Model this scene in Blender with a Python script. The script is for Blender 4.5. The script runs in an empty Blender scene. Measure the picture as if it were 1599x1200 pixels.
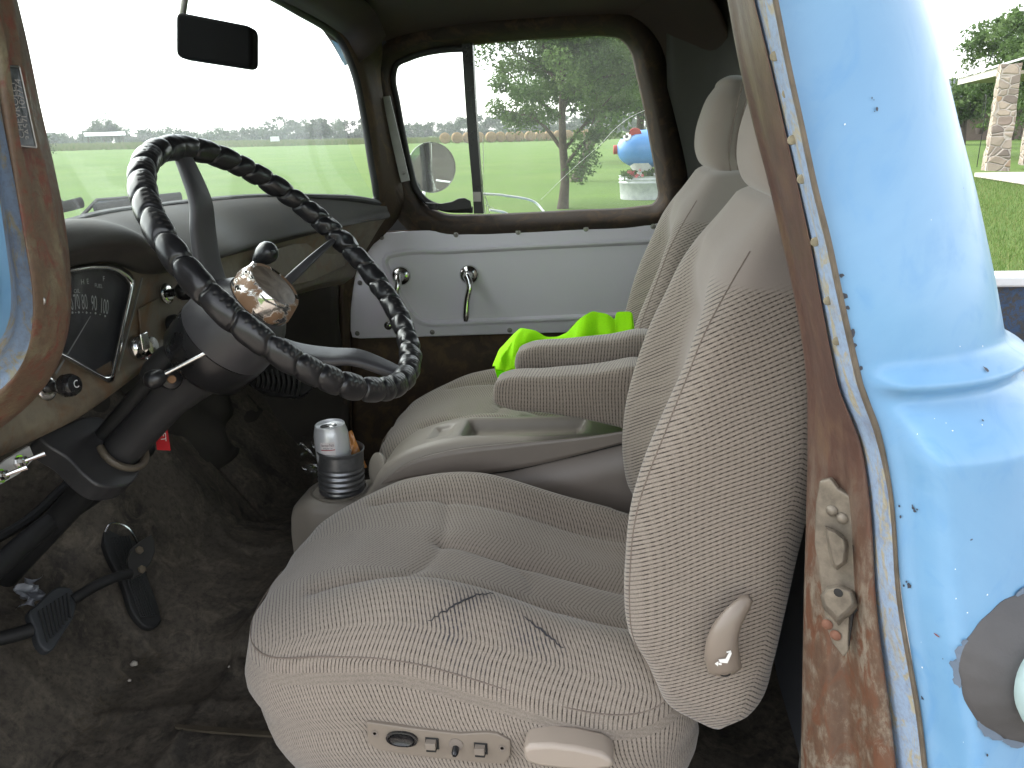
import bpy, math, random
import numpy as np
from mathutils import Vector, Matrix

rng = np.random.default_rng(7)
random.seed(7)
scene = bpy.context.scene
COL = scene.collection

# ------------------------------------------------------------------ camera
FPX = 1245.0
CAM = np.array([0.0, -0.55, 1.5])
yaw, pit, roll = math.radians(-8), math.atan(393 / 1245), math.radians(2.0)
fw = np.array([math.sin(yaw) * math.cos(pit), math.cos(yaw) * math.cos(pit), -math.sin(pit)])
r0 = np.array([math.cos(yaw), -math.sin(yaw), 0.0])
u0 = np.cross(r0, fw)
rt = math.cos(roll) * r0 - math.sin(roll) * u0
up = np.cross(rt, fw)
cd = bpy.data.cameras.new('camera')
cam = bpy.data.objects.new('camera', cd)
COL.objects.link(cam)
cam.matrix_world = Matrix(((rt[0], up[0], -fw[0], CAM[0]), (rt[1], up[1], -fw[1], CAM[1]),
                           (rt[2], up[2], -fw[2], CAM[2]), (0, 0, 0, 1)))
cd.sensor_width = 36.0
cd.lens = 36.0 * FPX / 1599.0
cd.clip_start = 0.02
cd.clip_end = 3000
scene.camera = cam

# ------------------------------------------------------------------ sky, sun, exposure
SUN_EL, SUN_AZ = 44.0, -72.0
world = bpy.data.worlds.new('World')
scene.world = world
world.use_nodes = True
nt = world.node_tree
sky = nt.nodes.new('ShaderNodeTexSky')
sky.sky_type = 'NISHITA'
sky.sun_disc = False
sky.sun_elevation = math.radians(SUN_EL)
sky.sun_rotation = math.radians(SUN_AZ)
sky.dust_density = 1.5
sky.air_density = 1.0
hsv = nt.nodes.new('ShaderNodeHueSaturation')
hsv.inputs['Saturation'].default_value = 0.22
bg = nt.nodes['Background']
bg.inputs['Strength'].default_value = 0.15
nt.links.new(sky.outputs[0], hsv.inputs['Color'])
nt.links.new(hsv.outputs[0], bg.inputs['Color'])
sd = bpy.data.lights.new('sun', 'SUN')
sun = bpy.data.objects.new('sun', sd)
COL.objects.link(sun)
sd.energy = 1.2
sd.angle = math.radians(75)
sd.color = (1.0, 0.97, 0.92)
_a, _e = math.radians(SUN_AZ), math.radians(SUN_EL)
sdir = Vector((math.sin(_a) * math.cos(_e), math.cos(_a) * math.cos(_e), math.sin(_e)))
sun.rotation_euler = sdir.to_track_quat('Z', 'Y').to_euler()
sun.location = (0, 0, 30)
scene.view_settings.view_transform = 'Standard'
scene.view_settings.look = 'None'
scene.view_settings.exposure = 2.2
scene.view_settings.gamma = 1.0
scene.cycles.max_bounces = 10
scene.cycles.transparent_max_bounces = 16
scene.cycles.use_denoising = True


# ------------------------------------------------------------------ measuring helper: a sight line meets a real plane
def ray(px, py):
    return fw + rt * (px - 799.5) / FPX + up * (600 - py) / FPX


def at(px, py, x=None, y=None, z=None, o=None, n=None):
    k = ray(px, py)
    if n is not None:
        t = np.dot(np.array(o) - CAM, n) / np.dot(k, n)
    elif x is not None:
        t = (x - CAM[0]) / k[0]
    elif y is not None:
        t = (y - CAM[1]) / k[1]
    else:
        t = (z - CAM[2]) / k[2]
    return CAM + t * k


def ats(pts, **kw):
    return np.array([at(p[0], p[1], **kw) for p in pts])


def aty(pts):
    return np.array([at(p[0], p[1], y=p[2]) for p in pts])


# ------------------------------------------------------------------ mesh helpers
ORIG = {}


def mk(name, V, F, mat, parent=None, smooth=True, uv=None, attr=None, solid=None, sub=0, bevel=None, origin=None,
       sharp=None, mats=None, midx=None):
    V = np.asarray(V, float).reshape(-1, 3)
    if parent is not None:
        o0 = ORIG[parent.name]
    else:
        o0 = np.array(origin if origin is not None else [V[:, 0].mean(), V[:, 1].mean(), V[:, 2].min()])
    me = bpy.data.meshes.new(name)
    me.from_pydata((V - o0).tolist(), [], [tuple(int(i) for i in f) for f in F])
    if mats:
        for m in mats:
            me.materials.append(m)
        me.polygons.foreach_set('material_index', np.asarray(midx, np.int32))
    else:
        me.materials.append(mat)
    if smooth:
        me.polygons.foreach_set('use_smooth', np.ones(len(me.polygons), bool))
    if uv is not None:
        lay = me.uv_layers.new(name='UVMap')
        li = np.zeros(len(me.loops), np.int32)
        me.loops.foreach_get('vertex_index', li)
        lay.data.foreach_set('uv', np.asarray(uv, np.float32)[li].ravel())
    if attr:
        for k, val in attr.items():
            a = me.attributes.new(k, 'FLOAT', 'POINT')
            a.data.foreach_set('value', np.asarray(val, np.float32))
    me.update()
    if sharp is not None:
        me.set_sharp_from_angle(angle=math.radians(sharp))
    o = bpy.data.objects.new(name, me)
    COL.objects.link(o)
    if parent is not None:
        o.parent = parent
        ORIG[o.name] = o0
    else:
        o.location = o0
        ORIG[o.name] = o0
    if bevel:
        b = o.modifiers.new('bevel', 'BEVEL')
        b.width = bevel
        b.segments = 3
        b.limit_method = 'ANGLE'
    if solid:
        s = o.modifiers.new('thick', 'SOLIDIFY')
        s.thickness = abs(solid)
        s.offset = -1 if solid > 0 else 1
    if sub:
        s = o.modifiers.new('sub', 'SUBSURF')
        s.levels = s.render_levels = sub
    return o


def empty(name, loc, parent=None):
    o = bpy.data.objects.new(name, None)
    COL.objects.link(o)
    o.empty_display_size = 0.1
    if parent is None:
        o.location = loc
        ORIG[o.name] = np.array(loc, float)
    return o


def tag(o, label=None, cat=None, group=None, kind=None):
    if label: o['label'] = label
    if cat: o['category'] = cat
    if group: o['group'] = group
    if kind: o['kind'] = kind
    return o


def crom(P, n, closed=False):
    """smooth resample of a polyline through its points, even arc length"""
    P = np.asarray(P, float)
    if closed:
        Q = np.vstack([P[-1], P, P[0], P[1]])
    else:
        Q = np.vstack([2 * P[0] - P[1], P, 2 * P[-1] - P[-2]])
    out = []
    for i in range(1, len(Q) - 2):
        p0, p1, p2, p3 = Q[i - 1:i + 3]
        d1 = max(np.linalg.norm(p2 - p1), 1e-9)
        d0 = max(np.linalg.norm(p1 - p0), 1e-9)
        d2 = max(np.linalg.norm(p3 - p2), 1e-9)
        m1 = d1 * ((p1 - p0) / d0 * d1 + (p2 - p1) / d1 * d0) / (d0 + d1)
        m2 = d1 * ((p2 - p1) / d1 * d2 + (p3 - p2) / d2 * d1) / (d1 + d2)
        t = np.linspace(0, 1, 24, endpoint=False)[:, None]
        out.append((2 * t**3 - 3 * t**2 + 1) * p1 + (t**3 - 2 * t**2 + t) * m1 + (-2 * t**3 + 3 * t**2) * p2 + (t**3 - t**2) * m2)
    out = np.vstack(out + [Q[-2][None]])
    return resamp(out, n, closed)


def resamp(P, n, closed=False):
    P = np.asarray(P, float)
    if closed and np.linalg.norm(P[0] - P[-1]) > 1e-9:
        P = np.vstack([P, P[:1]])
    s = np.r_[0, np.cumsum(np.linalg.norm(np.diff(P, axis=0), axis=1))]
    q = np.linspace(0, s[-1], n, endpoint=not closed)
    return np.stack([np.interp(q, s, P[:, k]) for k in range(P.shape[1])], 1)


def gfaces(nu, nv, wu=False, wv=False, base=0):
    F = []
    for i in range(nu if wu else nu - 1):
        for j in range(nv if wv else nv - 1):
            a, b = i, (i + 1) % nu
            c, d = j, (j + 1) % nv
            F.append((base + a * nv + c, base + b * nv + c, base + b * nv + d, base + a * nv + d))
    return F


def loft(curves, n=40, m=None, closed=False, smooth=True):
    """sheet through a family of curves; returns grid (len, n, 3)"""
    C = [crom(c, n, closed) if smooth else resamp(c, n, closed) for c in curves]
    G = np.array(C)
    if m:
        k = len(G)
        out = np.zeros((m, n, 3))
        for j in range(n):
            out[:, j] = crom(G[:, j], m) if smooth else resamp(G[:, j], m)
        G = out
    return G


def sheet(name, G, mat, parent=None, closed=False, **kw):
    a, b = G.shape[:2]
    return mk(name, G.reshape(-1, 3), gfaces(a, b, False, closed), mat, parent, **kw)


def grid_uv(G):
    a, b = G.shape[:2]
    du = np.r_[[np.zeros(b)], np.cumsum(np.linalg.norm(np.diff(G, axis=0), axis=2), 0)]
    dv = np.c_[np.zeros(a), np.cumsum(np.linalg.norm(np.diff(G, axis=1), axis=2), 1)]
    return np.stack([du.ravel(), dv.ravel()], 1)


class MB:
    """collects shapes into one mesh"""
    def __init__(s):
        s.V, s.F, s.n, s.uv, s.mi = [], [], 0, [], []

    def add(s, V, F, m=0):
        V = np.asarray(V, float).reshape(-1, 3)
        s.V.append(V)
        s.F += [tuple(i + s.n for i in f) for f in F]
        s.mi += [m] * len(F)
        s.n += len(V)
        return s

    def build(s, name, mat, parent=None, **kw):
        if isinstance(mat, (list, tuple)):
            kw.update(mats=mat, midx=s.mi)
            mat = mat[0]
        if kw.get('smooth', True):
            kw.setdefault('sharp', 42)
        return mk(name, np.vstack(s.V), s.F, mat, parent, **kw)

    def tube(s, P, r, n=12, cap=True, m=0, flat=None, upv=(0, 0, 1)):
        P = np.asarray(P, float)
        k = len(P)
        r = np.broadcast_to(np.asarray(r, float), (k,))
        T = np.gradient(P, axis=0)
        T /= np.linalg.norm(T, axis=1)[:, None] + 1e-12
        u = np.asarray(upv, float)
        V = []
        for i in range(k):
            a = u - T[i] * np.dot(u, T[i])
            if np.linalg.norm(a) < 1e-3:
                a = np.array([1.0, 0.2, 0]) - T[i] * np.dot([1.0, 0.2, 0], T[i])
            a /= np.linalg.norm(a)
            u = a
            b = np.cross(T[i], a)
            th = np.arange(n) * 2 * math.pi / n
            fa, fb = (1, 1) if flat is None else flat
            V.append(P[i] + r[i] * (fa * np.cos(th)[:, None] * a + fb * np.sin(th)[:, None] * b))
        F = gfaces(k, n, False, True)
        if cap:
            F += [tuple(range(n))[::-1], tuple((k - 1) * n + j for j in range(n))]
        return s.add(np.vstack(V), F, m)

    def lathe(s, o, ax, prof, n=32, m=0, cap=True):
        """prof: (distance along axis, radius)"""
        o = np.asarray(o, float)
        ax = np.asarray(ax, float) / np.linalg.norm(ax)
        a = np.cross(ax, [0, 0, 1.0] if abs(ax[2]) < .9 else [1.0, 0, 0])
        a /= np.linalg.norm(a)
        b = np.cross(ax, a)
        th = np.arange(n) * 2 * math.pi / n
        ring = np.cos(th)[:, None] * a + np.sin(th)[:, None] * b
        V = [o + ax * l + ring * max(r, 1e-5) for l, r in prof]
        F = gfaces(len(prof), n, False, True)
        if cap:
            F += [tuple(range(n))[::-1], tuple((len(prof) - 1) * n + j for j in range(n))]
        return s.add(np.vstack(V), F, m)

    def prism(s, P, d, m=0):
        """closed polygon P (k,3) pushed along vector d"""
        P = np.asarray(P, float)
        k = len(P)
        V = np.vstack([P, P + np.asarray(d, float)])
        F = [tuple(range(k)), tuple(range(2 * k - 1, k - 1, -1))]
        F += [(i, i + k, (i + 1) % k + k, (i + 1) % k) for i in range(k)]
        return s.add(V, F, m)

    def box(s, c, sz, R=None, m=0):
        c = np.asarray(c, float)
        h = np.asarray(sz, float) / 2
        V = np.array([(x, y, z) for x in (-1, 1) for y in (-1, 1) for z in (-1, 1)], float) * h
        if R is not None:
            V = V @ np.asarray(R).T
        F = [(0, 1, 3, 2), (4, 6, 7, 5), (0, 4, 5, 1), (2, 3, 7, 6), (0, 2, 6, 4), (1, 5, 7, 3)]
        return s.add(V + c, F, m)


def text_geo(txt, size, o, ex, ey, depth=0.0, shear=0.0):
    cu = bpy.data.curves.new('lettering', 'FONT')
    cu.body = txt
    cu.size = size
    cu.align_x = 'CENTER'
    cu.align_y = 'CENTER'
    cu.extrude = depth
    cu.resolution_u = 3
    ob = bpy.data.objects.new('lettering', cu)
    COL.objects.link(ob)
    dg = bpy.context.evaluated_depsgraph_get()
    me = bpy.data.meshes.new_from_object(ob.evaluated_get(dg))
    V = np.array([v.co[:] for v in me.vertices]).reshape(-1, 3)
    F = [tuple(p.vertices) for p in me.polygons]
    bpy.data.objects.remove(ob)
    bpy.data.curves.remove(cu)
    bpy.data.meshes.remove(me)
    ex, ey = np.asarray(ex, float), np.asarray(ey, float)
    ez = np.cross(ex, ey)
    return np.asarray(o) + V[:, :1] * ex + V[:, 1:2] * ey + V[:, 2:3] * ez, F


def unit(v):
    v = np.asarray(v, float)
    return v / np.linalg.norm(v)


# ------------------------------------------------------------------ materials
class Mat:
    def __init__(s, name):
        s.m = bpy.data.materials.new(name)
        s.m.use_nodes = True
        s.t = s.m.node_tree
        s.b = s.t.nodes['Principled BSDF']
        s.out = s.t.nodes['Material Output']
        s._co = None

    def n(s, typ, **kw):
        d = s.t.nodes.new('ShaderNode' + typ)
        for k, v in kw.items():
            setattr(d, k, v)
        return d

    def l(s, a, b):
        s.t.links.new(a, b)

    @property
    def co(s):
        if s._co is None:
            s._co = s.n('TexCoord')
        return s._co

    def noise(s, scale, detail=4, rough=.6, dist=0.0, vec=None):
        d = s.n('TexNoise')
        d.inputs['Scale'].default_value = scale
        d.inputs['Detail'].default_value = detail
        d.inputs['Roughness'].default_value = rough
        d.inputs['Distortion'].default_value = dist
        s.l(vec or s.co.outputs['Object'], d.inputs['Vector'])
        return d.outputs['Fac']

    def scaled(s, sc):
        d = s.n('Mapping')
        d.inputs['Scale'].default_value = sc
        s.l(s.co.outputs['Object'], d.inputs['Vector'])
        return d.outputs['Vector']

    def ramp(s, fac, stops, interp='LINEAR'):
        d = s.n('ValToRGB')
        d.color_ramp.interpolation = interp
        e = d.color_ramp.elements
        while len(e) < len(stops):
            e.new(0.5)
        for el, (p, c) in zip(e, stops):
            el.position = p
            el.color = (*c, 1) if len(c) == 3 else c
        s.l(fac, d.inputs['Fac'])
        return d.outputs['Color']

    def mix(s, fac, a, b, blend='MIX'):
        d = s.n('Mix', data_type='RGBA', blend_type=blend)
        for sock, v in ((d.inputs[0], fac), (d.inputs[6], a), (d.inputs[7], b)):
            if isinstance(v, (int, float)):
                sock.default_value = v
            elif isinstance(v, tuple):
                sock.default_value = (*v, 1) if len(v) == 3 else v
            else:
                s.l(v, sock)
        return d.outputs[2]

    def math(s, op, a, b=None, c=None):
        d = s.n('Math', operation=op)
        for i, v in enumerate((a, b, c)):
            if v is None: continue
            if isinstance(v, (int, float)):
                d.inputs[i].default_value = v
            else:
                s.l(v, d.inputs[i])
        return d.outputs[0]

    def bump(s, h, strength=.3, dist=.002):
        d = s.n('Bump')
        d.inputs['Strength'].default_value = strength
        d.inputs['Distance'].default_value = dist
        s.l(h, d.inputs['Height'])
        s.l(d.outputs[0], s.b.inputs['Normal'])
        return d

    def col(s, c):
        if isinstance(c, tuple):
            s.b.inputs['Base Color'].default_value = (*c, 1)
        else:
            s.l(c, s.b.inputs['Base Color'])
        return s

    def set(s, rough=None, metal=None, spec=None, coat=None):
        for k, v in (('Roughness', rough), ('Metallic', metal), ('Specular IOR Level', spec), ('Coat Weight', coat)):
            if v is None: continue
            if isinstance(v, (int, float)):
                s.b.inputs[k].default_value = v
            else:
                s.l(v, s.b.inputs[k])
        return s


def simple(name, c, rough=.5, metal=0.0, var=.25, scale=12.0, bump=.15, bscale=60.0, spec=.5, c2=None):
    m = Mat(name)
    f = m.noise(scale, 6, .65)
    c2 = c2 or tuple(x * (1 - var) for x in c)
    m.col(m.ramp(f, [(.3, c2), (.7, c)]))
    m.set(rough=m.math('MULTIPLY_ADD', f, .3, rough - .15), metal=metal, spec=spec)
    if bump:
        m.bump(m.noise(bscale, 4), bump, .001)
    return m.m


def patina(name, cols, scale=6.0, rough=.6, streak=(1, 1, 1), fine=.35, spec=.4, dirt=(.03, .025, .02), bump=.25, edge=(.5, .62)):
    """old layered paint: cols = [under, main, rust]"""
    m = Mat(name)
    v = m.scaled(streak)
    f1 = m.noise(scale, 8, .68, .6, v)
    f2 = m.noise(scale * 2.7, 8, .7, 1.0, v)
    f3 = m.noise(scale * 14, 5, .7)
    c = m.ramp(f1, [(.36, cols[0]), (.48, cols[1]), (.60, cols[1]), (.72, cols[-1])])
    c = m.mix(m.ramp(f2, [(edge[0], (0, 0, 0)), (edge[1], (1, 1, 1))]), c, cols[2])
    c = m.mix(m.math('MULTIPLY', m.ramp(f3, [(.45, (0, 0, 0)), (.75, (1, 1, 1))]), fine), c, dirt)
    m.col(c).set(rough=m.math('MULTIPLY_ADD', f2, .4, rough - .2), spec=spec)
    m.bump(m.math('ADD', f2, m.math('MULTIPLY', f3, .4)), bump, .002)
    return m.m


def fabric(name, base, line, pitch=.0050, amount=1.0, plush=(.218, .186, .162)):
    m = Mat(name)
    uvn = m.n('UVMap')
    uvn.uv_map = 'UVMap'
    sx = m.n('SeparateXYZ')
    m.l(uvn.outputs[0], sx.inputs[0])
    U, Vv = sx.outputs[0], sx.outputs[1]
    wob = m.math('MULTIPLY', m.noise(7, 2), .010)
    c = m.math('ADD', Vv, wob)
    fr = m.math('FRACT', m.math('DIVIDE', c, pitch))
    tri2 = m.math('ABSOLUTE', m.math('SUBTRACT', fr, .5))          # .5 on the line, 0 between
    ln = m.n('MapRange', interpolation_type='SMOOTHSTEP')
    m.l(tri2, ln.inputs[0])
    ln.inputs[1].default_value, ln.inputs[2].default_value = .295, .42
    along = m.math('FRACT', m.math('DIVIDE', U, pitch * 1.35))
    dash = m.n('MapRange', interpolation_type='SMOOTHSTEP')
    m.l(m.math('ABSOLUTE', m.math('SUBTRACT', along, .5)), dash.inputs[0])
    dash.inputs[1].default_value, dash.inputs[2].default_value = .12, .40
    pat = m.n('Attribute', attribute_name='pat').outputs['Fac']
    mask = m.math('MULTIPLY', ln.outputs[0], m.math('MULTIPLY_ADD', dash.outputs[0], .4, .6))
    blot = m.noise(260, 2, .7)
    mask = m.math('MULTIPLY', mask, m.math('MULTIPLY_ADD', blot, 1.3, .25))
    mask = m.math('MULTIPLY', m.math('MULTIPLY', mask, pat), amount)
    weave = m.noise(650, 2, .7)
    b = m.mix(m.ramp(weave, [(.35, (0, 0, 0)), (.68, (1, 1, 1))]), tuple(x * .8 for x in base), tuple(min(1, x * 1.14) for x in base))
    soil = m.noise(4.0, 6, .65)
    b = m.mix(m.math('MULTIPLY', m.ramp(soil, [(.5, (0, 0, 0)), (.75, (1, 1, 1))]), .35), b, tuple(x * .78 for x in base))
    b = m.mix(m.math('SUBTRACT', 1.0, m.math('MINIMUM', pat, 1.0)), b, m.mix(weave, tuple(x * .9 for x in plush), plush))
    wear = m.n('Attribute', attribute_name='wear').outputs['Fac']
    ln2 = m.n('MapRange', interpolation_type='SMOOTHSTEP')
    m.l(tri2, ln2.inputs[0])
    ln2.inputs[1].default_value, ln2.inputs[2].default_value = .20, .36
    wn = m.ramp(m.noise(16, 5, .7), [(.42, (0, 0, 0)), (.62, (1, 1, 1))])
    wmask = m.math('MULTIPLY', m.math('MULTIPLY', wear, wn), m.math('MULTIPLY', ln2.outputs[0], m.ramp(m.noise(170, 2, .6), [(.38, (.15, .15, .15)), (.52, (1, 1, 1))])))
    col = m.mix(mask, b, line)
    col = m.mix(m.math('MINIMUM', wmask, .85), col, (.035, .035, .045))
    m.col(col).set(rough=.95, spec=.15)
    m.b.inputs['Sheen Weight'].default_value = .25
    h = m.math('SUBTRACT', m.math('MULTIPLY', weave, .35), m.math('MULTIPLY', m.math('MULTIPLY', ln.outputs[0], pat), .8))
    m.bump(h, .40, .0010)
    return m.m


def glass(name, veil=.1, dirt=.1, tint=(1, 1, 1), scale=3.0):
    m = Mat(name)
    t = m.t
    tr = m.n('BsdfTransparent')
    tr.inputs[0].default_value = (*tint, 1)
    gl = m.n('BsdfGlossy')
    gl.inputs['Roughness'].default_value = .03
    fr = m.n('Fresnel')
    fr.inputs[0].default_value = 1.45
    mx = m.n('MixShader')
    m.l(m.math('MULTIPLY', fr.outputs[0], .04), mx.inputs[0])
    m.l(tr.outputs[0], mx.inputs[1])
    m.l(gl.outputs[0], mx.inputs[2])
    df = m.n('BsdfDiffuse')
    df.inputs[0].default_value = (.75, .77, .75, 1)
    tl = m.n('BsdfTranslucent')
    tl.inputs[0].default_value = (.75, .77, .75, 1)
    ad = m.n('MixShader')
    ad.inputs[0].default_value = .6
    m.l(df.outputs[0], ad.inputs[1])
    m.l(tl.outputs[0], ad.inputs[2])
    n1 = m.noise(scale, 6, .7, 1.5)
    n2 = m.noise(scale * 30, 3, .6)
    f = m.math('MULTIPLY_ADD', m.ramp(n1, [(.4, (0, 0, 0)), (.8, (1, 1, 1))]), dirt, veil)
    f = m.math('MULTIPLY', f, m.math('MULTIPLY_ADD', n2, .6, .7))
    m2 = m.n('MixShader')
    m.l(f, m2.inputs[0])
    m.l(mx.outputs[0], m2.inputs[1])
    m.l(ad.outputs[0], m2.inputs[2])
    m.l(m2.outputs[0], m.out.inputs[0])
    return m.m


M_ = {}
M_['door_metal'] = patina('old_brown_painted_metal', [(.032, .022, .015), (.050, .034, .022), (.085, .056, .030)], 6, .75, fine=.4, bump=.12, spec=.2)
M_['frame'] = patina('dark_window_frame_paint', [(.020, .016, .013), (.030, .022, .017), (.055, .036, .022)], 7, .8, fine=.4, bump=.12, spec=.15)
M_['dash_metal'] = patina('tan_worn_dash_paint', [(.165, .14, .10), (.125, .103, .074), (.14, .078, .038)], 5, .5, fine=.3, edge=(.52, .68))
M_['jamb_rust'] = patina('brown_rust_on_jamb', [(.10, .042, .026), (.125, .055, .034), (.19, .12, .06)], 6, .45, streak=(1.6, 1.6, .35), fine=.25, edge=(.55, .7))
M_['jamb_strip'] = patina('blue_grey_weld_strip', [(.16, .21, .30), (.22, .30, .42), (.30, .28, .21)], 16, .5, streak=(1.5, 1.5, .6), fine=.45, dirt=(.12, .08, .045), edge=(.50, .58))
M_['jamb_low'] = patina('ochre_rust_streaks', [(.27, .25, .20), (.20, .11, .04), (.13, .05, .025)], 9, .6, streak=(1.8, 1.8, .3), fine=.35, edge=(.5, .6))
M_['dark_cab'] = simple('dark_headliner_paint', (.040, .026, .019), .8, var=.45, scale=5)
M_['floor'] = patina('dirty_floor_metal', [(.034, .030, .025), (.072, .061, .048), (.125, .105, .080)], 7, .75, fine=.6, spec=.22, bump=.7, edge=(.50, .68), dirt=(.008, .007, .006))
M_['firewall'] = simple('dark_dusty_insulation', (.034, .028, .021), .9, var=.6, scale=7, bump=.6, bscale=25)
M_['white_panel'] = simple('white_painted_door_card', (.62, .59, .645), .45, var=.05, scale=4, bump=.12, bscale=400, spec=.5)
M_['chrome'] = simple('worn_chrome', (.76, .76, .74), .16, 1.0, var=.25, scale=30, bump=.03)
M_['dull_steel'] = simple('dull_grey_steel', (.32, .31, .29), .4, 1.0, var=.35, scale=20, bump=.1)
M_['black_plastic'] = simple('black_plastic', (.012, .012, .013), .28, var=.2, bump=.03)
M_['black_rubber'] = simple('black_rubber', (.016, .016, .016), .6, var=.3, bump=.15)
M_['grey_plastic'] = simple('dark_grey_column_paint', (.034, .033, .034), .42, var=.22, scale=8, bump=.06, bscale=200)
M_['pad'] = simple('dusty_black_dash_vinyl', (.046, .041, .034), .7, var=.35, scale=11, bump=.3, bscale=350, c2=(.020, .019, .017))
M_['black'] = simple('matt_black', (.007, .007, .007), .7, var=.3, bump=.0)
M_['tan_plastic'] = simple('taupe_moulded_plastic', (.205, .182, .155), .48, var=.14, scale=6, bump=.12, bscale=420)
M_['tan_plastic_dark'] = simple('mauve_taupe_plastic', (.17, .145, .125), .42, var=.12, scale=6, bump=.15, bscale=420)
M_['fabric'] = fabric('taupe_tweed_upholstery', (.240, .205, .172), (.034, .026, .022))
M_['seam'] = simple('taupe_piping_thread', (.185, .152, .130), .95, var=.3, scale=200, bump=.5, bscale=500, spec=.1)
M_['glass_ws'] = glass('dusty_windshield_glass', .055, .05, (.90, .97, .94))
M_['glass_side'] = glass('dusty_side_glass', .05, .06, (.93, .97, .93), 4.0)
M_['glass_rear'] = glass('rear_window_glass', .06, .05, (.85, .92, .88))
M_['mirror'] = simple('mirror_silver', (.75, .76, .77), .05, 1.0, var=.1, scale=9, bump=0)
M_['white_letter'] = simple('white_lettering', (.72, .72, .70), .6, var=.1, bump=0)

# leather of the wheel wrap: smooth, wrinkled, with punched holes (uv = degrees round the rim, round the tube)
m = Mat('black_leather_wheel_wrap')
n1 = m.noise(60, 5, .65)
m.col(m.ramp(n1, [(.3, (.009, .009, .010)), (.8, (.022, .022, .024))])).set(rough=m.math('MULTIPLY_ADD', n1, .35, .20), spec=.6)
m.bump(m.math('ADD', n1, m.math('MULTIPLY', m.noise(240, 3), .3)), .35, .002)
M_['leather'] = m.m

# sky-blue body paint, chalky, with smears and a few chips
m = Mat('chalky_sky_blue_paint')
f1 = m.noise(5, 6, .6, .8)
f2 = m.noise(16, 6, .6, 2.5, m.scaled((1, 1, .5)))
f3 = m.noise(70, 3, .5)
c = m.ramp(f1, [(.3, (.108, .25, .425)), (.7, (.158, .315, .49))])
c = m.mix(m.math('MULTIPLY', m.ramp(f2, [(.52, (0, 0, 0)), (.72, (1, 1, 1))]), .55), c, (.075, .225, .44))
c = m.mix(m.ramp(f3, [(.765, (0, 0, 0)), (.78, (1, 1, 1))]), c, (.03, .045, .07))
m.col(c).set(rough=m.math('MULTIPLY_ADD', f2, .3, .22), spec=.5, coat=.18)
m.b.inputs['Coat Roughness'].default_value = .12
m.bump(m.math('ADD', f3, f1), .05, .001)
M_['blue'] = m.m

def gauge_glass():
    m = Mat('clear_gauge_glass')
    tr = m.n('BsdfTransparent')
    gl = m.n('BsdfGlossy')
    gl.inputs['Roughness'].default_value = .08
    mx = m.n('MixShader')
    mx.inputs[0].default_value = .025
    m.l(tr.outputs[0], mx.inputs[1])
    m.l(gl.outputs[0], mx.inputs[2])
    m.l(mx.outputs[0], m.out.inputs[0])
    return m.m


def roundpoly(pts, r, k=6):
    P = np.asarray(pts, float)
    out = []
    n = len(P)
    for i in range(n):
        a, b, c = P[i - 1], P[i], P[(i + 1) % n]
        u, v = (a - b) / np.linalg.norm(a - b), (c - b) / np.linalg.norm(c - b)
        s0, s1 = b + u * r, b + v * r
        for t in np.linspace(0, 1, k):
            out.append((1 - t)**2 * s0 + 2 * t * (1 - t) * b + t * t * s1)
    return np.array(out)


def leafmat(name, a, b, c):
    m = Mat(name)
    oi = m.n('Attribute', attribute_name='tone').outputs['Fac']
    m.col(m.ramp(oi, [(0, a), (.5, b), (1, c)])).set(rough=.6, spec=.25)
    tl = m.n('BsdfTranslucent')
    m.l(m.b.inputs['Base Color'].links[0].from_socket, tl.inputs[0])
    ad = m.n('MixShader')
    ad.inputs[0].default_value = .35
    m.l(m.b.outputs[0], ad.inputs[1])
    m.l(tl.outputs[0], ad.inputs[2])
    m.l(ad.outputs[0], m.out.inputs[0])
    return m.m


# ------------------------------------------------------------------ ground and far country
def gz(x, y):
    d = np.hypot(x, y)
    az = np.degrees(np.arctan2(x, np.maximum(y, 1e-6)))
    left = np.clip((-az - 5) / 30, 0, 1)
    return 0.011 * left * np.clip(d - 30, 0, 200)


def build_ground():
    rad = np.r_[0, np.geomspace(1.5, 2200, 70)]
    th = np.linspace(0, 2 * math.pi, 181)[:-1]
    R, T = np.meshgrid(rad, th, indexing='ij')
    X, Y = R * np.sin(T), R * np.cos(T)
    Z = gz(X, Y) + np.where(R < 250, .03 * np.sin(X * .13) * np.cos(Y * .11) * np.clip(R / 40 - .2, 0, 1), 0)
    m = Mat('mown_grass')
    f1 = m.noise(.25, 6, .6)
    f2 = m.noise(14, 8, .8)
    f3 = m.noise(.05, 4, .6)
    st = m.noise(.5, 3, .5, 0, m.scaled((.12, 1, 1)))
    c = m.ramp(f2, [(.3, (.045, .088, .020)), (.55, (.095, .155, .040)), (.8, (.155, .20, .07))])
    c = m.mix(m.ramp(f1, [(.4, (0, 0, 0)), (.7, (.5, .5, .5))]), c, (.135, .185, .052))
    c = m.mix(m.math('MULTIPLY', m.ramp(st, [(.45, (0, 0, 0)), (.7, (1, 1, 1))]), .35), c, (.085, .165, .025))
    m.col(c).set(rough=.95, spec=.1)
    m.bump(f2, .8, .05)
    return tag(mk('lawn', np.stack([X, Y, Z], -1).reshape(-1, 3), gfaces(len(rad), len(th), False, True), m.m, origin=(0, 0, 0)), kind='structure')


build_ground()


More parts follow.
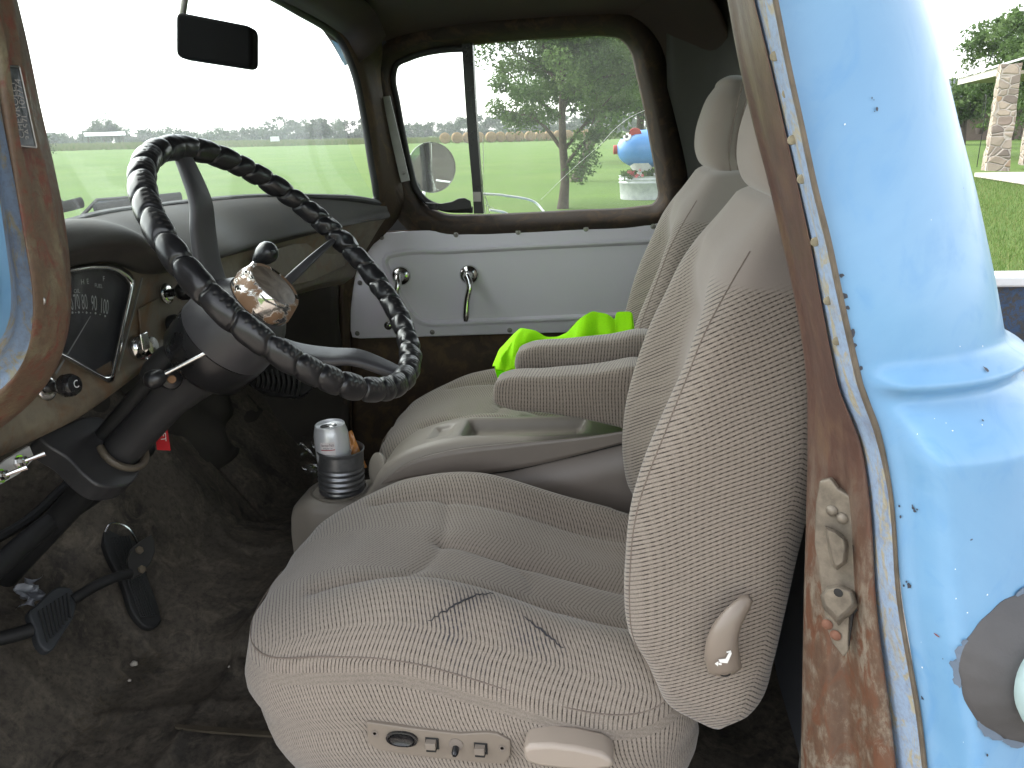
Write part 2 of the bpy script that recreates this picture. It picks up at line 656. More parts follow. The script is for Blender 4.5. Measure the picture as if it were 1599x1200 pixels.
def build_tufts():
    N = 42000
    az = np.radians(rng.uniform(17, 30, N))
    d = 4.5 + 20 * rng.random(N) ** .8
    x, y = CAM[0] + np.sin(az) * d, CAM[1] + np.cos(az) * d
    k = y > 2.0
    x, y = x[k], y[k]
    n = len(x)
    h = rng.uniform(.03, .085, n) * (1 + .6 * (rng.random(n) < .06))
    w = .0045
    P = np.stack([x, y, gz(x, y) - .005], 1)
    a = rng.uniform(0, math.pi, n)
    t = np.stack([np.cos(a), np.sin(a), 0 * a], 1) * w
    tip = P + np.stack([rng.normal(0, .025, n), rng.normal(0, .025, n), h], 1)
    V = np.stack([P - t, P + t, tip], 1).reshape(-1, 3)
    m = leafmat('grass_blades', (.05, .10, .018), (.10, .17, .035), (.20, .21, .08))
    tag(mk('grass_blades', V, np.arange(3 * n).reshape(-1, 3), m, smooth=False, attr={'tone': np.repeat(rng.random(n), 3)}), 'mown grass blades on the lawn beside the truck bed', 'grass', kind='stuff')


def build_bounce_gravel():  # unseen gravel strip, added to bounce neutral light into the cab
    xs, ys = np.linspace(-30, 30, 121), np.linspace(-7.0, 1.9, 40)
    X, Y = np.meshgrid(xs, ys, indexing='ij')
    Y = Y + .12 * np.sin(X * 2.1) * (np.abs(Y + 2.5) > 4) + .08 * np.sin(X * 5.3 + 1) * (np.abs(Y + 2.5) > 4)
    Z = gz(X, Y) + .02 + .004 * np.sin(X * 9) * np.sin(Y * 11)
    m = Mat('pale_bounce_gravel')
    f = m.noise(45, 4, .7)
    f2 = m.noise(1.2, 5, .6)
    m.col(m.mix(m.math('MULTIPLY', f2, .4), m.ramp(f, [(.3, (.20, .17, .14)), (.7, (.46, .41, .36))]), (.30, .25, .20))).set(rough=.95, spec=.1)
    m.bump(f, .8, .01)
    tag(sheet('bounce_gravel', np.stack([X, Y, Z], -1), m.m, origin=(0, 0, 0)), kind='structure')


build_bounce_gravel()
build_tufts()


def ground_pt(px, dist):
    k = ray(px, 600)
    h = unit([k[0], k[1], 0])
    kk = ray(px, 205)
    h = unit([kk[0], kk[1], 0])
    p = CAM + h * dist
    p[2] = gz(p[0], p[1])
    return p


M_['leaf'] = leafmat('tree_leaves', (.036, .072, .018), (.072, .128, .032), (.115, .175, .05))
M_['leaf_far'] = leafmat('distant_tree_leaves', (.018, .038, .016), (.034, .062, .024), (.055, .092, .034))
M_['bark'] = simple('grey_brown_bark', (.085, .068, .052), .9, var=.5, scale=14, bump=1.0, bscale=30, spec=.2)


def leaf_geo(C, size, N, clump_r):
    """C: clump centres (k,3); leaf quads scattered in each clump"""
    k = len(C)
    idx = rng.integers(0, k, N)
    d = rng.normal(0, 1, (N, 3))
    d /= np.linalg.norm(d, axis=1)[:, None]
    rr = clump_r[idx] * rng.random(N) ** .45
    P = C[idx] + d * rr[:, None] * np.array([1, 1, .75])
    a = rng.normal(0, 1, (N, 3))
    a /= np.linalg.norm(a, axis=1)[:, None]
    b = np.cross(a, rng.normal(0, 1, (N, 3)))
    b /= np.linalg.norm(b, axis=1)[:, None]
    s = (size * (.6 + .8 * rng.random(N)))[:, None]
    V = np.stack([P - a * s, P + b * s * .45, P + a * s, P - b * s * .45], 1).reshape(-1, 3)
    F = np.arange(4 * N).reshape(-1, 4)
    ct = rng.random(k)
    tone = np.clip(.25 * rng.random(N) + .6 * ct[idx] + .1, 0, 1)
    return V, F, np.repeat(tone, 4)


def tree(name, base, height, crown_r, crown_z, trunk_r, N, leaf, label, lean=(0, 0), seed=1, group=None, mat='leaf', nl=9, fork=.3, clump=.28):
    r = np.random.default_rng(seed)
    base = np.asarray(base, float)
    root = tag(empty(name, base), label, 'tree', group)
    mb = MB()
    top = base + np.array([lean[0], lean[1], height * .8])
    tr = crom(np.array([base - [0, 0, .1], base + (top - base) * .15 + r.normal(0, .02, 3) * height * .2, base + (top - base) * fork, base + (top - base) * .65 + r.normal(0, .03, 3) * height * .4, top]), 16)
    mb.tube(tr, np.linspace(1, .12, 16) ** .8 * trunk_r * np.r_[1.35, 1.1, np.ones(14)], 12)
    cz = base[2] + crown_z
    ends = []
    for i in range(nl):
        s = r.uniform(fork, .75)
        p0 = base + (top - base) * s
        j = int(s * 15)
        p0 = tr[j]
        az = i * 2.4 + r.uniform(-.4, .4)
        ln = crown_r * r.uniform(.6, 1.0)
        e = p0 + np.array([math.cos(az) * ln, math.sin(az) * ln, r.uniform(.25, .8) * ln])
        q = crom(np.array([p0, p0 * .55 + e * .45 + r.normal(0, .05, 3) * ln + [0, 0, ln * .12], e]), 9)
        mb.tube(q, np.linspace(.45, .1, 9) * trunk_r, 7)
        ends += [q[4], q[6], q[8]]
        for _ in range(2):
            e2 = q[5] + r.normal(0, .35, 3) * ln + [0, 0, .2 * ln]
            q2 = crom(np.array([q[4], q[4] * .5 + e2 * .5 + r.normal(0, .04, 3) * ln, e2]), 6)
            mb.tube(q2, np.linspace(.2, .05, 6) * trunk_r, 5)
            ends += [q2[3], q2[5]]
    mb.build('trunk', M_['bark'], root)
    k = 60
    d = r.normal(0, 1, (k, 3))
    d /= np.linalg.norm(d, axis=1)[:, None]
    C = np.array([base[0] + lean[0] * .6, base[1] + lean[1] * .6, cz]) + d * (r.random(k) ** .4)[:, None] * np.array([crown_r, crown_r, (height - crown_z)])
    C = C[C[:, 2] > cz - (height - crown_z) * .75]
    C = np.vstack([C, np.array(ends)])
    V, F, tone = leaf_geo(C, leaf, N, crown_r * clump * r.uniform(.6, 1.2, len(C)))
    mk('crown', V, F, M_[mat], root, smooth=False, attr={'tone': tone})
    return root


GT = 'trees on the lawn seen through the passenger window'
tree('shade_tree', at(878, 326, z=0), 5.6, 1.62, 3.35, .10, 48000, .038,
     'nearest tree with forked trunk standing alone in the passenger window', seed=3, nl=12, fork=.24, clump=.22, lean=(.15, 0))
tree('shade_tree', at(898, 284, z=0), 6.2, 1.7, 3.8, .15, 24000, .05,
     'thinner tree trunk half hidden right behind the forked tree in the passenger window', seed=5, nl=10, fork=.3, lean=(2.2, .5))
tree('shade_tree', ground_pt(1000, 40), 7.5, 4.2, 4.6, .22, 9000, .16,
     'dark leafy tree behind the blue pig at the rear edge of the passenger window', seed=8, mat='leaf_far')
for px, d, h, cr, lab in ((500, 200, 5.2, 2.6, 'round topped tree standing out of the tree line near the passenger corner of the windshield'),
                          (160, 250, 5.4, 5.0, 'broad low tree rising above the tree line behind the tin roofed shed'),
                          (52, 60, 3.2, 1.2, 'sparse tree half hidden by the rusty driver side windshield pillar')):
    tree('field_tree', ground_pt(px, d), h, cr, h * .55, .22, 6000 if d > 100 else 500, .26 if d > 100 else .09, lab, seed=px, mat='leaf_far', nl=7)

# trees round the picnic shelter
for px, d, h, cr, cz, sd_, lab in ((1552, 46, 5.9, 1.8, 4.6, 21, 'bushy green tree rising behind the shelter roof left of the taller one'),
                                   (1622, 40, 6.4, 1.8, 4.6, 22, 'tallest tree behind the shelter at the right edge of the picture'),
                                   (1580, 60, 4.4, 3.2, 2.4, 23, 'dark low tree seen between the two stone columns'),
                                   (1505, 52, 3.5, 1.5, 2.3, 24, 'tree peeking out between the blue cab corner and the stone column')):
    tree('yard_tree', ground_pt(px, d), h, cr, cz, .16, 9000, .10, lab, seed=sd_, nl=9)


def build_treeline():
    C, R = [], []
    for az in np.arange(-52, 30, .16):
        d = 300 + 25 * math.sin(az * .35) + rng.uniform(-12, 22)
        a = math.radians(az)
        x, y = math.sin(a) * d, math.cos(a) * d
        hh = 3.4 + 1.1 * math.sin(az * .55) + .8 * math.sin(az * 1.7 + 1) + rng.normal(0, .5)
        if az > -27: hh += 1.3
        if az > -14: hh += 1.2
        for q_ in range(4):
            C.append((x + rng.normal(0, 2.5), y + rng.normal(0, 2.5), gz(x, y) + (rng.uniform(.15, 1.0) if q_ < 3 else .18) * hh))
            R.append(1.5)
    C = np.array(C)
    V, F, tone = leaf_geo(C, .46, 130000, np.array(R))
    tag(mk('tree_line', V, F, M_['leaf_far'], smooth=False, attr={'tone': tone}),
        'long hazy line of dark green trees along the far side of the field', 'woods', kind='stuff')
    # tall unmown grass along the field edge
    N = 30000
    az = np.radians(rng.uniform(-52, 25, N))
    d = rng.uniform(128, 215, N)
    x, y = np.sin(az) * d, np.cos(az) * d
    h = rng.uniform(.25, .75, N)
    w = .22
    P = np.stack([x, y, gz(x, y) - .05], 1)
    V = np.stack([P - [w, 0, 0], P + [w, 0, 0], P + np.stack([rng.normal(0, .12, N), rng.normal(0, .1, N), h], 1)], 1).reshape(-1, 3)
    g = leafmat('tall_dry_grass', (.09, .12, .035), (.13, .145, .055), (.075, .12, .03))
    tag(mk('tall_grass', V, np.arange(3 * N).reshape(-1, 3), g, smooth=False, attr={'tone': np.repeat(rng.random(N), 3)}),
        'strip of tall unmown grass between the lawn and the tree line', 'grass', kind='stuff')


build_treeline()


def build_bales():
    m = Mat('weathered_hay')
    f = m.noise(6, 6, .7)
    f2 = m.noise(25, 4, .7, 0, m.scaled((1, .2, 1)))
    m.col(m.ramp(m.math('MULTIPLY', m.math('ADD', f, f2), .5), [(.35, (.16, .11, .055)), (.65, (.34, .25, .15))])).set(rough=1, spec=.05)
    m.bump(f2, .8, .05)
    first = None
    xs = [694, 712, 729, 747, 765, 781, 796, 811, 826, 841, 856, 871, 886, 901, 916]
    for i, px in enumerate(xs):
        p = ground_pt(px, 122 + i * 1.2)
        if first is None:
            mb = MB()
            pr = [(0, .0), (0, .35), (.03, .70), (.10, .78), (1.2, .78), (1.27, .70), (1.3, .35), (1.3, .0)]
            mb.lathe(p + np.array([0, 0, .77]), unit([.25, -1, 0]), pr, 26)
            V = np.vstack(mb.V)
            V[:, 2] += rng.normal(0, .012, len(V))
            first = mk('hay_bale', V, mb.F, m.m, origin=p)
            o = first
        else:
            o = first.copy()
            COL.objects.link(o)
            o.location = p
            o.rotation_euler[2] = rng.uniform(-.15, .15)
        if i in (0, 1):
            lab = ('round tan hay bale at the open left end of the far row' if i == 0 else 'second round tan hay bale from the left end of the far row')
        else:
            lab = 'round tan hay bale in the far row behind or beyond the window post'
        tag(o, lab, 'hay bale', 'hay bales in a row across the field')


build_bales()

# far shed and sign
def build_far_bits():
    p = ground_pt(163, 200)
    root = tag(empty('metal_shed', p), 'low open shed with a pale tin roof far off in front of the trees', 'shed')
    rdir = unit(np.cross([0, 0, 1], unit([p[0], p[1], 0])))
    fd = unit([p[0], p[1], 0])
    mb = MB()
    for s in (-1, 1):
        for t in (0, 1):
            MB().tube([p + rdir * s * 3.4 + fd * t * 3, p + rdir * s * 3.4 + fd * t * 3 + np.array([0, 0, 1.9])], .09, 6).build('post', M_['bark'], root)
    mb = MB()
    for q, s in ((0, 1), (1, 1)):
        a = p + np.array([0, 0, 1.9])
        P = [a - rdir * 4 + fd * (-.4 + q * 2), a + rdir * 4 + fd * (-.4 + q * 2), a + rdir * 4 + fd * (1.6 + q * 2), a - rdir * 4 + fd * (1.6 + q * 2)]
        P = np.array(P)
        P[[2, 3] if q == 0 else [0, 1], 2] += .7
        mb.prism(P, [0, 0, .06])
    mb.build('roof', simple('pale_tin_roof', (.62, .64, .66), .4, .3, var=.15), root)
    p = ground_pt(428, 150)
    root = tag(empty('field_sign', p), 'tiny white board standing at the field edge', 'sign')
    rdir = unit(np.cross([0, 0, 1], unit([p[0], p[1], 0])))
    MB().box(p + np.array([0, 0, .55]), (.1, .1, 1.1)).build('post', M_['bark'], root)
    mb = MB()
    P = np.array([p + rdir * s * .75 + np.array([0, 0, z]) for s, z in ((-1, .55), (1, .55), (1, 1.35), (-1, 1.35))]) - np.array([0, .09, 0])
    mb.prism(P, [0, .03, 0]).build('board', simple('white_board', (.75, .75, .75), .5), root)


build_far_bits()


# ------------------------------------------------------------------ pig planter on the lawn
def build_pig():
    base = at(1004, 313, z=0)
    d = np.linalg.norm(base - CAM)
    k = d / FPX            # metres per picture pixel there
    rx = unit([rt[0], rt[1], 0])
    fy = unit(np.cross([0, 0, 1], rx))
    galv = Mat('galvanised_steel')
    f = galv.noise(7, 5, .6)
    galv.col(galv.ramp(f, [(.3, (.36, .38, .39)), (.7, (.52, .54, .55))])).set(rough=.5, metal=.35)
    galv = galv.m
    W, D, H = 1.15, .55, .50
    c = base + rx * .42 + fy * .5
    root = tag(empty('stock_tank', c), 'galvanised ribbed stock tank used as a planter under the blue pig', 'planter')
    th = np.arange(48) * 2 * math.pi / 48
    prof = [(0, .97), (.06, .98), (.34, 1.0), (.36, 1.03), (.38, 1.0), (.41, 1.0), (.43, 1.03), (.45, 1.0), (.49, 1.0), (.50, 1.03), (.49, .96), (.42, .95)]
    V = np.array([[c + rx * math.copysign(abs(math.cos(t)) ** .7, math.cos(t)) * W * .75 * s + fy * math.sin(t) * D * s + np.array([0, 0, z]) for t in th] for z, s in prof])
    sheet('tank_wall', V, galv, root, closed=True)
    mk('soil', V[-1], [tuple(range(48))], simple('potting_soil', (.04, .028, .018), .95, var=.5, bump=.8), root)
    # flowers
    N = 700
    P = np.stack([rng.uniform(-.8, .8, N), rng.uniform(-.42, .42, N)], 1)
    P = c + P[:, :1] * rx + P[:, 1:] * fy + np.stack([np.zeros(N), np.zeros(N), .44 + rng.random(N) * .16], 1)
    V, F, tone = leaf_geo(P, .05, 2600, np.full(N, .04))
    tag(mk('bedding_plants', V, F, M_['leaf'], smooth=False, attr={'tone': tone}), 'low green bedding plants filling the stock tank', 'plants', kind='stuff')
    for i, (dx, dy, colr, nm) in enumerate(((-.52, -.42, (.8, .8, .78), 'white'), (-.1, -.44, (.8, .8, .78), 'white'), (.04, -.43, (.8, .75, .7), 'white'),
                                            (.36, -.42, (.75, .45, .1), 'yellow'), (-.66, -.34, (.65, .16, .18), 'red'), (-.56, -.46, (.65, .16, .18), 'red'))):
        q = c + rx * dx + fy * dy + np.array([0, 0, .56])
        mb = MB()
        for _ in range(7):
            o = q + rng.normal(0, .035, 3)
            for a in range(5):
                e = unit([math.cos(a * 1.256), -.5, math.sin(a * 1.256)])
                e2 = unit(np.cross(e, fy))
                mb.add([q, q + [0, .004, -.02], o], [(0, 1, 2)])
                mb.add([o, o + e * .03 + e2 * .012, o + e * .04, o + e * .03 - e2 * .012], [(0, 1, 2, 3)])
        where = ('at the left front corner', 'beside the white stem', 'right of the white stem', 'at the right end', 'under the snout', 'hanging over the left rim')[i]
        tag(mb.build('flower_cluster', simple('petals_' + nm, colr, .7, bump=0), smooth=False), nm + ' flower cluster in the stock tank ' + where, 'flowers', 'flowers in the stock tank')
    # pig
    body = at(1045, 231, y=(base + fy * .5)[1])
    root = tag(empty('pig_sculpture', c + np.array([0, 0, .45])), 'blue pig made from a drum with red snout and red ears above the tank', 'sculpture')
    blue = simple('pig_blue_paint', (.09, .27, .62), .35, var=.12, bump=.05)
    red = simple('pig_red_paint', (.45, .06, .05), .5, var=.2, bump=.1)
    nose = at(964, 234, y=body[1])
    ax = unit(np.array([body[0] - nose[0], body[1] - nose[1], 0.0]))
    R = 27.5 * k
    L = 2.3 * R * 1.55
    prof = [(0, .22 * R), (.01, .28 * R), (.12 * R, .48 * R), (.32 * R, .68 * R), (.62 * R, .86 * R), (.95 * R, .97 * R), (1.25 * R, R), (2.3 * R, R), (3.0 * R, .99 * R), (3.4 * R, .86 * R), (3.7 * R, .5 * R), (3.8 * R, .1 * R)]
    MB().lathe(nose, ax, prof, 40).build('body', blue, root)
    MB().lathe(nose - ax * .09, ax, [(0, .20 * R), (.01, .25 * R), (.085, .25 * R), (.11, .22 * R)], 20).build('snout', red, root)
    side = unit(np.cross(ax, [0, 0, 1.0]))
    if np.dot(side, CAM - body) < 0: side = -side
    # ear, eye
    e0 = nose + ax * .95 * R + np.array([0, 0, .82 * R]) + side * .45 * R
    mb = MB()
    for s in (-1, 1):
        ctr = e0 if s == 1 else e0 - side * .9 * R
        th = np.arange(16) * 2 * math.pi / 16
        P = np.array([ctr + ax * (math.cos(t) * .34 * R) + np.array([0, 0, 1]) * math.sin(t) * .30 * R + side * (.10 * R * math.cos(t * 2)) for t in th])
        mb = MB().prism(P, side * .03)
        mb.build('ear', red, root, bevel=.008)
    ey = nose + ax * .55 * R + np.array([0, 0, .62 * R]) + side * .50 * R
    en = unit(side * .75 + np.array([0, 0, .45]) - ax * .4)
    mb = MB()
    mb.lathe(ey, en, [(-.03, .24 * R), (.03, .24 * R), (.045, .20 * R)], 20, 0)
    mb.lathe(ey + en * .046, en, [(0, .10 * R), (.012, .09 * R)], 16, 1)
    mb.build('eye', [simple('eye_white', (.8, .8, .8), .5, bump=0), M_['black_plastic']], root)
    lp = nose + ax * 1.35 * R
    zt = body[2] - R
    MB().lathe(np.array([lp[0], lp[1], c[2] + .45]), (0, 0, 1), [(0, .12), (.08, .15), (.9 * (zt - c[2] - .45) + .12, .30)], 24).build('front_leg', simple('white_bucket', (.78, .78, .76), .5, bump=0), root)
    lp = nose + ax * 2.5 * R
    MB().tube([np.array([lp[0], lp[1], c[2] + .3]), np.array([lp[0], lp[1], zt + .1])], .055, 10).build('post', M_['dull_steel'], root)


build_pig()


# ------------------------------------------------------------------ stone picnic shelter, house beyond
def build_shelter():
    stone = Mat('mixed_field_stone')
    vr = stone.n('TexVoronoi', feature='F1')
    vr.inputs['Scale'].default_value = 3.4
    mp = stone.scaled((1, 1, 1.5))
    stone.l(mp, vr.inputs['Vector'])
    ve = stone.n('TexVoronoi', feature='DISTANCE_TO_EDGE')
    ve.inputs['Scale'].default_value = 3.4
    stone.l(mp, ve.inputs['Vector'])
    sp = stone.n('SeparateColor')
    stone.l(vr.outputs['Color'], sp.inputs[0])
    c = stone.ramp(sp.outputs[0], [(0, (.14, .115, .10)), (.3, (.33, .28, .22)), (.6, (.42, .35, .27)), (.85, (.22, .17, .14)), (1, (.45, .30, .16))])
    c = stone.mix(stone.math('MULTIPLY', stone.noise(18, 5), .5), c, (.2, .17, .14))
    c = stone.mix(stone.ramp(ve.outputs[0], [(.03, (1, 1, 1)), (.07, (0, 0, 0))]), c, (.42, .38, .33))
    stone.col(c).set(rough=.9, spec=.2)
    stone.bump(stone.ramp(ve.outputs[0], [(0, (0, 0, 0)), (.12, (1, 1, 1))]), .9, .04)
    stone = stone.m
    conc = simple('pale_concrete', (.46, .42, .38), .9, var=.15, scale=2, bump=.2)
    e1, e2 = at(1500, 130, z=2.75), at(1640, 96, z=2.75)
    f = unit(e2 - e1)                      # along the near eave
    f[2] = 0
    f = unit(f)
    b = np.array([-f[1], f[0], 0.0])
    if np.dot(b, e1 - CAM) < 0: b = -b
    c1 = at(1533, 266, z=.12)
    c2 = at(1590, 257, z=.12)
    o = e1 - f * .1
    root = tag(empty('picnic_shelter', c1), 'open picnic shelter with stone columns and a white roof at right', 'shelter')
    mb = MB()
    sl = at(1522, 270, z=.12)
    P = np.array([sl, at(1660, 290, z=.12), at(1660, 290, z=.12) + b * 9, sl + b * 7])
    P[:, 2] = 0.02
    mb.prism(P, [0, 0, .10]).build('slab', conc, root)
    for cc, w in ((c1, .85), (c2, .85)):
        mb = MB()
        q = cc + f * .13 + b * .28
        prof = [(0, .60), (.5, .56), (1.4, .51), (2.1, .48), (2.62, .47)]
        nz = 14
        V, n = [], 8
        R = np.array([f, b]).T
        for i in range(nz):
            z = i / (nz - 1) * 2.6
            h = np.interp(z, [0, 2.6], [.265, .225])
            ring = [(-h, -h), (0, -h), (h, -h), (h, 0), (h, h), (0, h), (-h, h), (-h, 0)]
            V += [np.array([*(R[:2] @ np.array(p)), 0]) + q + np.array([0, 0, z]) + rng.normal(0, .012, 3) for p in ring]
        mb.add(V, gfaces(nz, 8, False, True) + [tuple(range(8)), tuple((nz - 1) * 8 + j for j in range(8))])
        mb.build('stone_column', stone, root, smooth=False)
    # roof: fascia, soffit and pitched sheet
    A = o - f * .3
    L, Dp = 7.0, 6.0
    white = simple('white_roof_sheet', (.78, .78, .78), .45, var=.06, bump=.1)
    tanm = simple('tan_soffit', (.30, .26, .20), .8, var=.15)
    mb = MB()
    P = np.array([A + b * .02, A + f * L + b * .02, A + f * L + b * Dp, A + b * Dp])
    P[:, 2] = 2.72
    mb.prism(P, [0, 0, .10]).build('soffit', tanm, root)
    mb = MB()
    P = np.array([A, A + f * L, A + f * L, A])
    P[:, 2] = [2.70, 2.70, 2.93, 2.93]
    mb.prism(P, -b * .04).build('fascia', simple('greige_fascia', (.50, .47, .42), .6, var=.1), root)
    mb = MB()
    a0 = A - b * .12
    P = np.array([a0, a0 + f * L, a0 + f * L + b * (Dp / 2), a0 + b * (Dp / 2)])
    P[:, 2] = [2.94, 2.94, 3.75, 3.75]
    mb.prism(P, [0, 0, .05])
    P = np.array([a0 + b * (Dp / 2), a0 + f * L + b * (Dp / 2), a0 + f * L + b * (Dp + .2), a0 + b * (Dp + .2)])
    P[:, 2] = [3.75, 3.75, 2.94, 2.94]
    mb.prism(P, [0, 0, .05])
    mb.build('roof', white, root)
    # kettle grill on the slab, plant on its hook
    g = at(1596, 262, z=.12) + b * .6
    rg = tag(empty('kettle_grill', g), 'dark kettle grill on the slab beside the far stone column', 'grill')
    MB().lathe(g + np.array([0, 0, .22]), (0, 0, 1), [(0, .05), (.06, .2), (.16, .26), (.2, .27), (.3, .23), (.38, .1), (.4, .02)], 22).build('bowl', M_['black'], rg)
    for a in (0, 2.1, 4.2):
        MB().tube([g + np.array([.24 * math.cos(a), .24 * math.sin(a), 0]), g + np.array([.12 * math.cos(a), .12 * math.sin(a), .3])], .014, 6).build('leg', M_['black'], rg)
    h = at(1529, 262, z=0.02)
    h = h - f * .35
    rh = tag(empty('plant_hook', h), 'thin black shepherd hook left of the stone column', 'plant hook')
    hk = np.array([h, h + [0, 0, 1.9], h + np.array([0, 0, 2.05]) - f * .08, h + np.array([0, 0, 2.08]) - f * .2, h + np.array([0, 0, 1.95]) - f * .3])
    MB().tube(crom(hk, 24), .012, 6).build('hook_rod', M_['black'], rh)
    pot = h + np.array([0, 0, .95]) - f * .28
    rp = tag(empty('hanging_basket', pot), 'small dark hanging basket with reddish plant on the shepherd hook', 'basket')
    MB().lathe(pot, (0, 0, 1), [(0, .08), (.16, .13), (.18, .13)], 16).build('pot', simple('dark_pot', (.05, .035, .03), .7), rp)
    MB().tube([pot + [0, 0, .17], pot + [0, 0, 1.0]], .006, 5).build('wire', M_['black'], rp)
    V, F, tone = leaf_geo(np.array([pot + [0, 0, .2], pot + [.08, 0, .15]]), .05, 140, np.array([.15, .12]))
    mk('foliage', V, F, M_['leaf'], rp, smooth=False, attr={'tone': tone})
    # house beyond
    hp = ground_pt(1520, 62)
    hf = unit([rt[0], rt[1], 0])
    hb = np.array([-hf[1], hf[0], 0])
    rh = tag(empty('far_house', hp), 'low brick house with a grey shingle roof beyond the shelter', 'house')
    mb = MB()
    P = np.array([hp - hf * 6, hp + hf * 4, hp + hf * 4 + hb * 6, hp - hf * 6 + hb * 6])
    mb.prism(P, [0, 0, 2.3]).build('wall', simple('brown_brick', (.20, .15, .12), .9, var=.3, scale=3), rh)
    mb = MB()
    P = np.array([hp - hf * 6.5 - hb * .5, hp + hf * 4.5 - hb * .5, hp + hf * 3 + hb * 3, hp - hf * 5 + hb * 3]) + np.array([0, 0, 2.32])
    P[2:, 2] += 1.5
    mb.prism(P, [0, 0, .1]).build('roof', simple('grey_shingles', (.10, .11, .13), .9, var=.2, scale=4), rh)
    for s in (-4.2, -1.6, 1.2):
        mb = MB()
        q = hp + hf * s - hb * .03
        mb.prism(np.array([q + [0, 0, .9], q + hf * 1.0 + [0, 0, .9], q + hf * 1.0 + [0, 0, 2.0], q + [0, 0, 2.0]]), hb * .02).build('window', M_['black_plastic'], rh)


build_shelter()

# ================================================================== the truck
TR = tag(empty('pickup_truck', (-0.2, .75, 0)), 'old sky blue pickup truck with rusty door jambs seen through its open driver door', 'truck')


def sm(x, a, b):
    t = np.clip((x - a) / (b - a), 0, 1)
    return t * t * (3 - 2 * t)


# ------------------------------------------------------------------ floor, toe board, firewall
def build_floor():
    xs = np.r_[np.linspace(-1.16, -.80, 40)[:-1], np.linspace(-.80, .42, 130)]
    ys = np.linspace(.03, 1.53, 150)
    X, Y = np.meshgrid(xs, ys, indexing='ij')
    slope = np.clip(-.84 - X, 0, None)
    Z = .62 + slope * 1.25
    X = X + 0 * Z
    tun = np.exp(-((Y - .80) / .20)**4)
    Z = Z + tun * (.035 + .10 * sm(-X, .70, 1.05))
    # raised cover plate over the gearbox with a rounded edge
    u = np.maximum(np.abs(X + .78) / .24, np.abs(Y - .83) / .26)
    Z += .020 * (1 - sm(u, .95, 1.0))
    # stamped rings
    for cx, cy, r in ((-.775, .93, .075), (-.60, .60, .07)):
        d = np.hypot(X - cx, Y - cy)
        Z += .010 * np.exp(-((d - r) / .008)**2) - .004 * (1 - sm(d, r - .01, r)) + .005 * np.exp(-((d - r * .7) / .006)**2)
    # ribs running across
    for x0 in (-.66, -.52, -.36):
        Z += .010 * np.exp(-((X - x0 - .06 * (Y - .5)) / .012)**2) * (Y < .7)
    Z += .005 * np.exp(-((Y - .45 - .25 * (X + .7)) / .012)**2) * sm(-X, .3, .5)
    Z += rng.normal(0, .0006, Z.shape) + .004 * np.sin(X * 31 + Y * 17) * np.cos(Y * 23 - X * 9)
    G = np.stack([X, Y, Z], -1)
    sheet('floor_pan', G, M_['floor'], TR)
    # firewall
    ys = np.linspace(.03, 1.53, 60)
    zs = np.linspace(1.0, 1.31, 30)
    Y, Z = np.meshgrid(ys, zs, indexing='ij')
    X = -1.15 + .015 * np.sin(Y * 19) * np.sin(Z * 23) + rng.normal(0, .002, Y.shape)
    sheet('firewall', np.stack([X, Y, Z], -1), M_['firewall'], TR, solid=.01)
    # loose insulation flap hanging under the dash on the passenger half
    Y, S = np.meshgrid(np.linspace(.62, 1.42, 50), np.linspace(0, 1, 40), indexing='ij')
    X = -1.10 + .14 * S**2 + .02 * np.sin(Y * 14 + S * 5) + .008 * np.sin(Y * 37 - S * 11) + .006 * np.sin(Y * 23 + S * 29)
    Z = 1.22 - .45 * S + .02 * np.sin(Y * 9 + S * 7)
    sheet('insulation_mat', np.stack([X, Y, Z], -1), M_['firewall'], TR, solid=.006)
    # kick panels
    for y0, s in ((.02, 1), (1.47, -1)):
        X, Z = np.meshgrid(np.linspace(-1.15, -.745 if s < 0 else -.76, 20), np.linspace(.60, 1.36, 20), indexing='ij')
        Y = y0 + 0 * X + s * .02 * sm(Z, .9, .6) + (.02 * np.sin(Z * 20) * s if s < 0 else 0)
        if s < 0:
            MB().box((-.84, 1.518, .95), (.34, .012, .70)).build('hinge_post', M_['door_metal'], TR, smooth=False)
        sheet('kick_panel', np.stack([X, Y, Z], -1), M_['firewall'] if s < 0 else M_['black'], TR, solid=.01)
    # rocker sill under the driver door
    G = loft([[(-.62, .03, .56), (.2, .03, .56)], [(-.62, .03, .605), (.2, .03, .605)], [(-.62, -.02, .61), (.2, -.02, .61)], [(-.62, -.06, .59), (.2, -.06, .59)], [(-.62, -.06, .40), (.2, -.06, .40)]], 8, smooth=False)
    sheet('door_sill', G, M_['jamb_rust'], TR, smooth=False)


build_floor()


def build_hood():
    Y, X = np.meshgrid(np.linspace(.08, 1.46, 40), np.linspace(-.80, -2.0, 40), indexing='ij')
    v = (Y - .77) / .69
    bow = .30 * (1 - v**2) * np.clip((-.80 - X) / .2, 0, 1) * 0
    X2 = X - .14 * (1 - v**2) * (1 - np.clip((-.80 - X) / 1.2, 0, 1))
    Z = 1.345 - .13 * np.clip((-.80 - X) / 1.2, 0, 1) - .10 * np.abs(v)**3 - .01 * (1 - v**2)
    sheet('hood', np.stack([X2 - bow, Y, Z], -1), M_['blue'], TR, solid=.01)


build_hood()


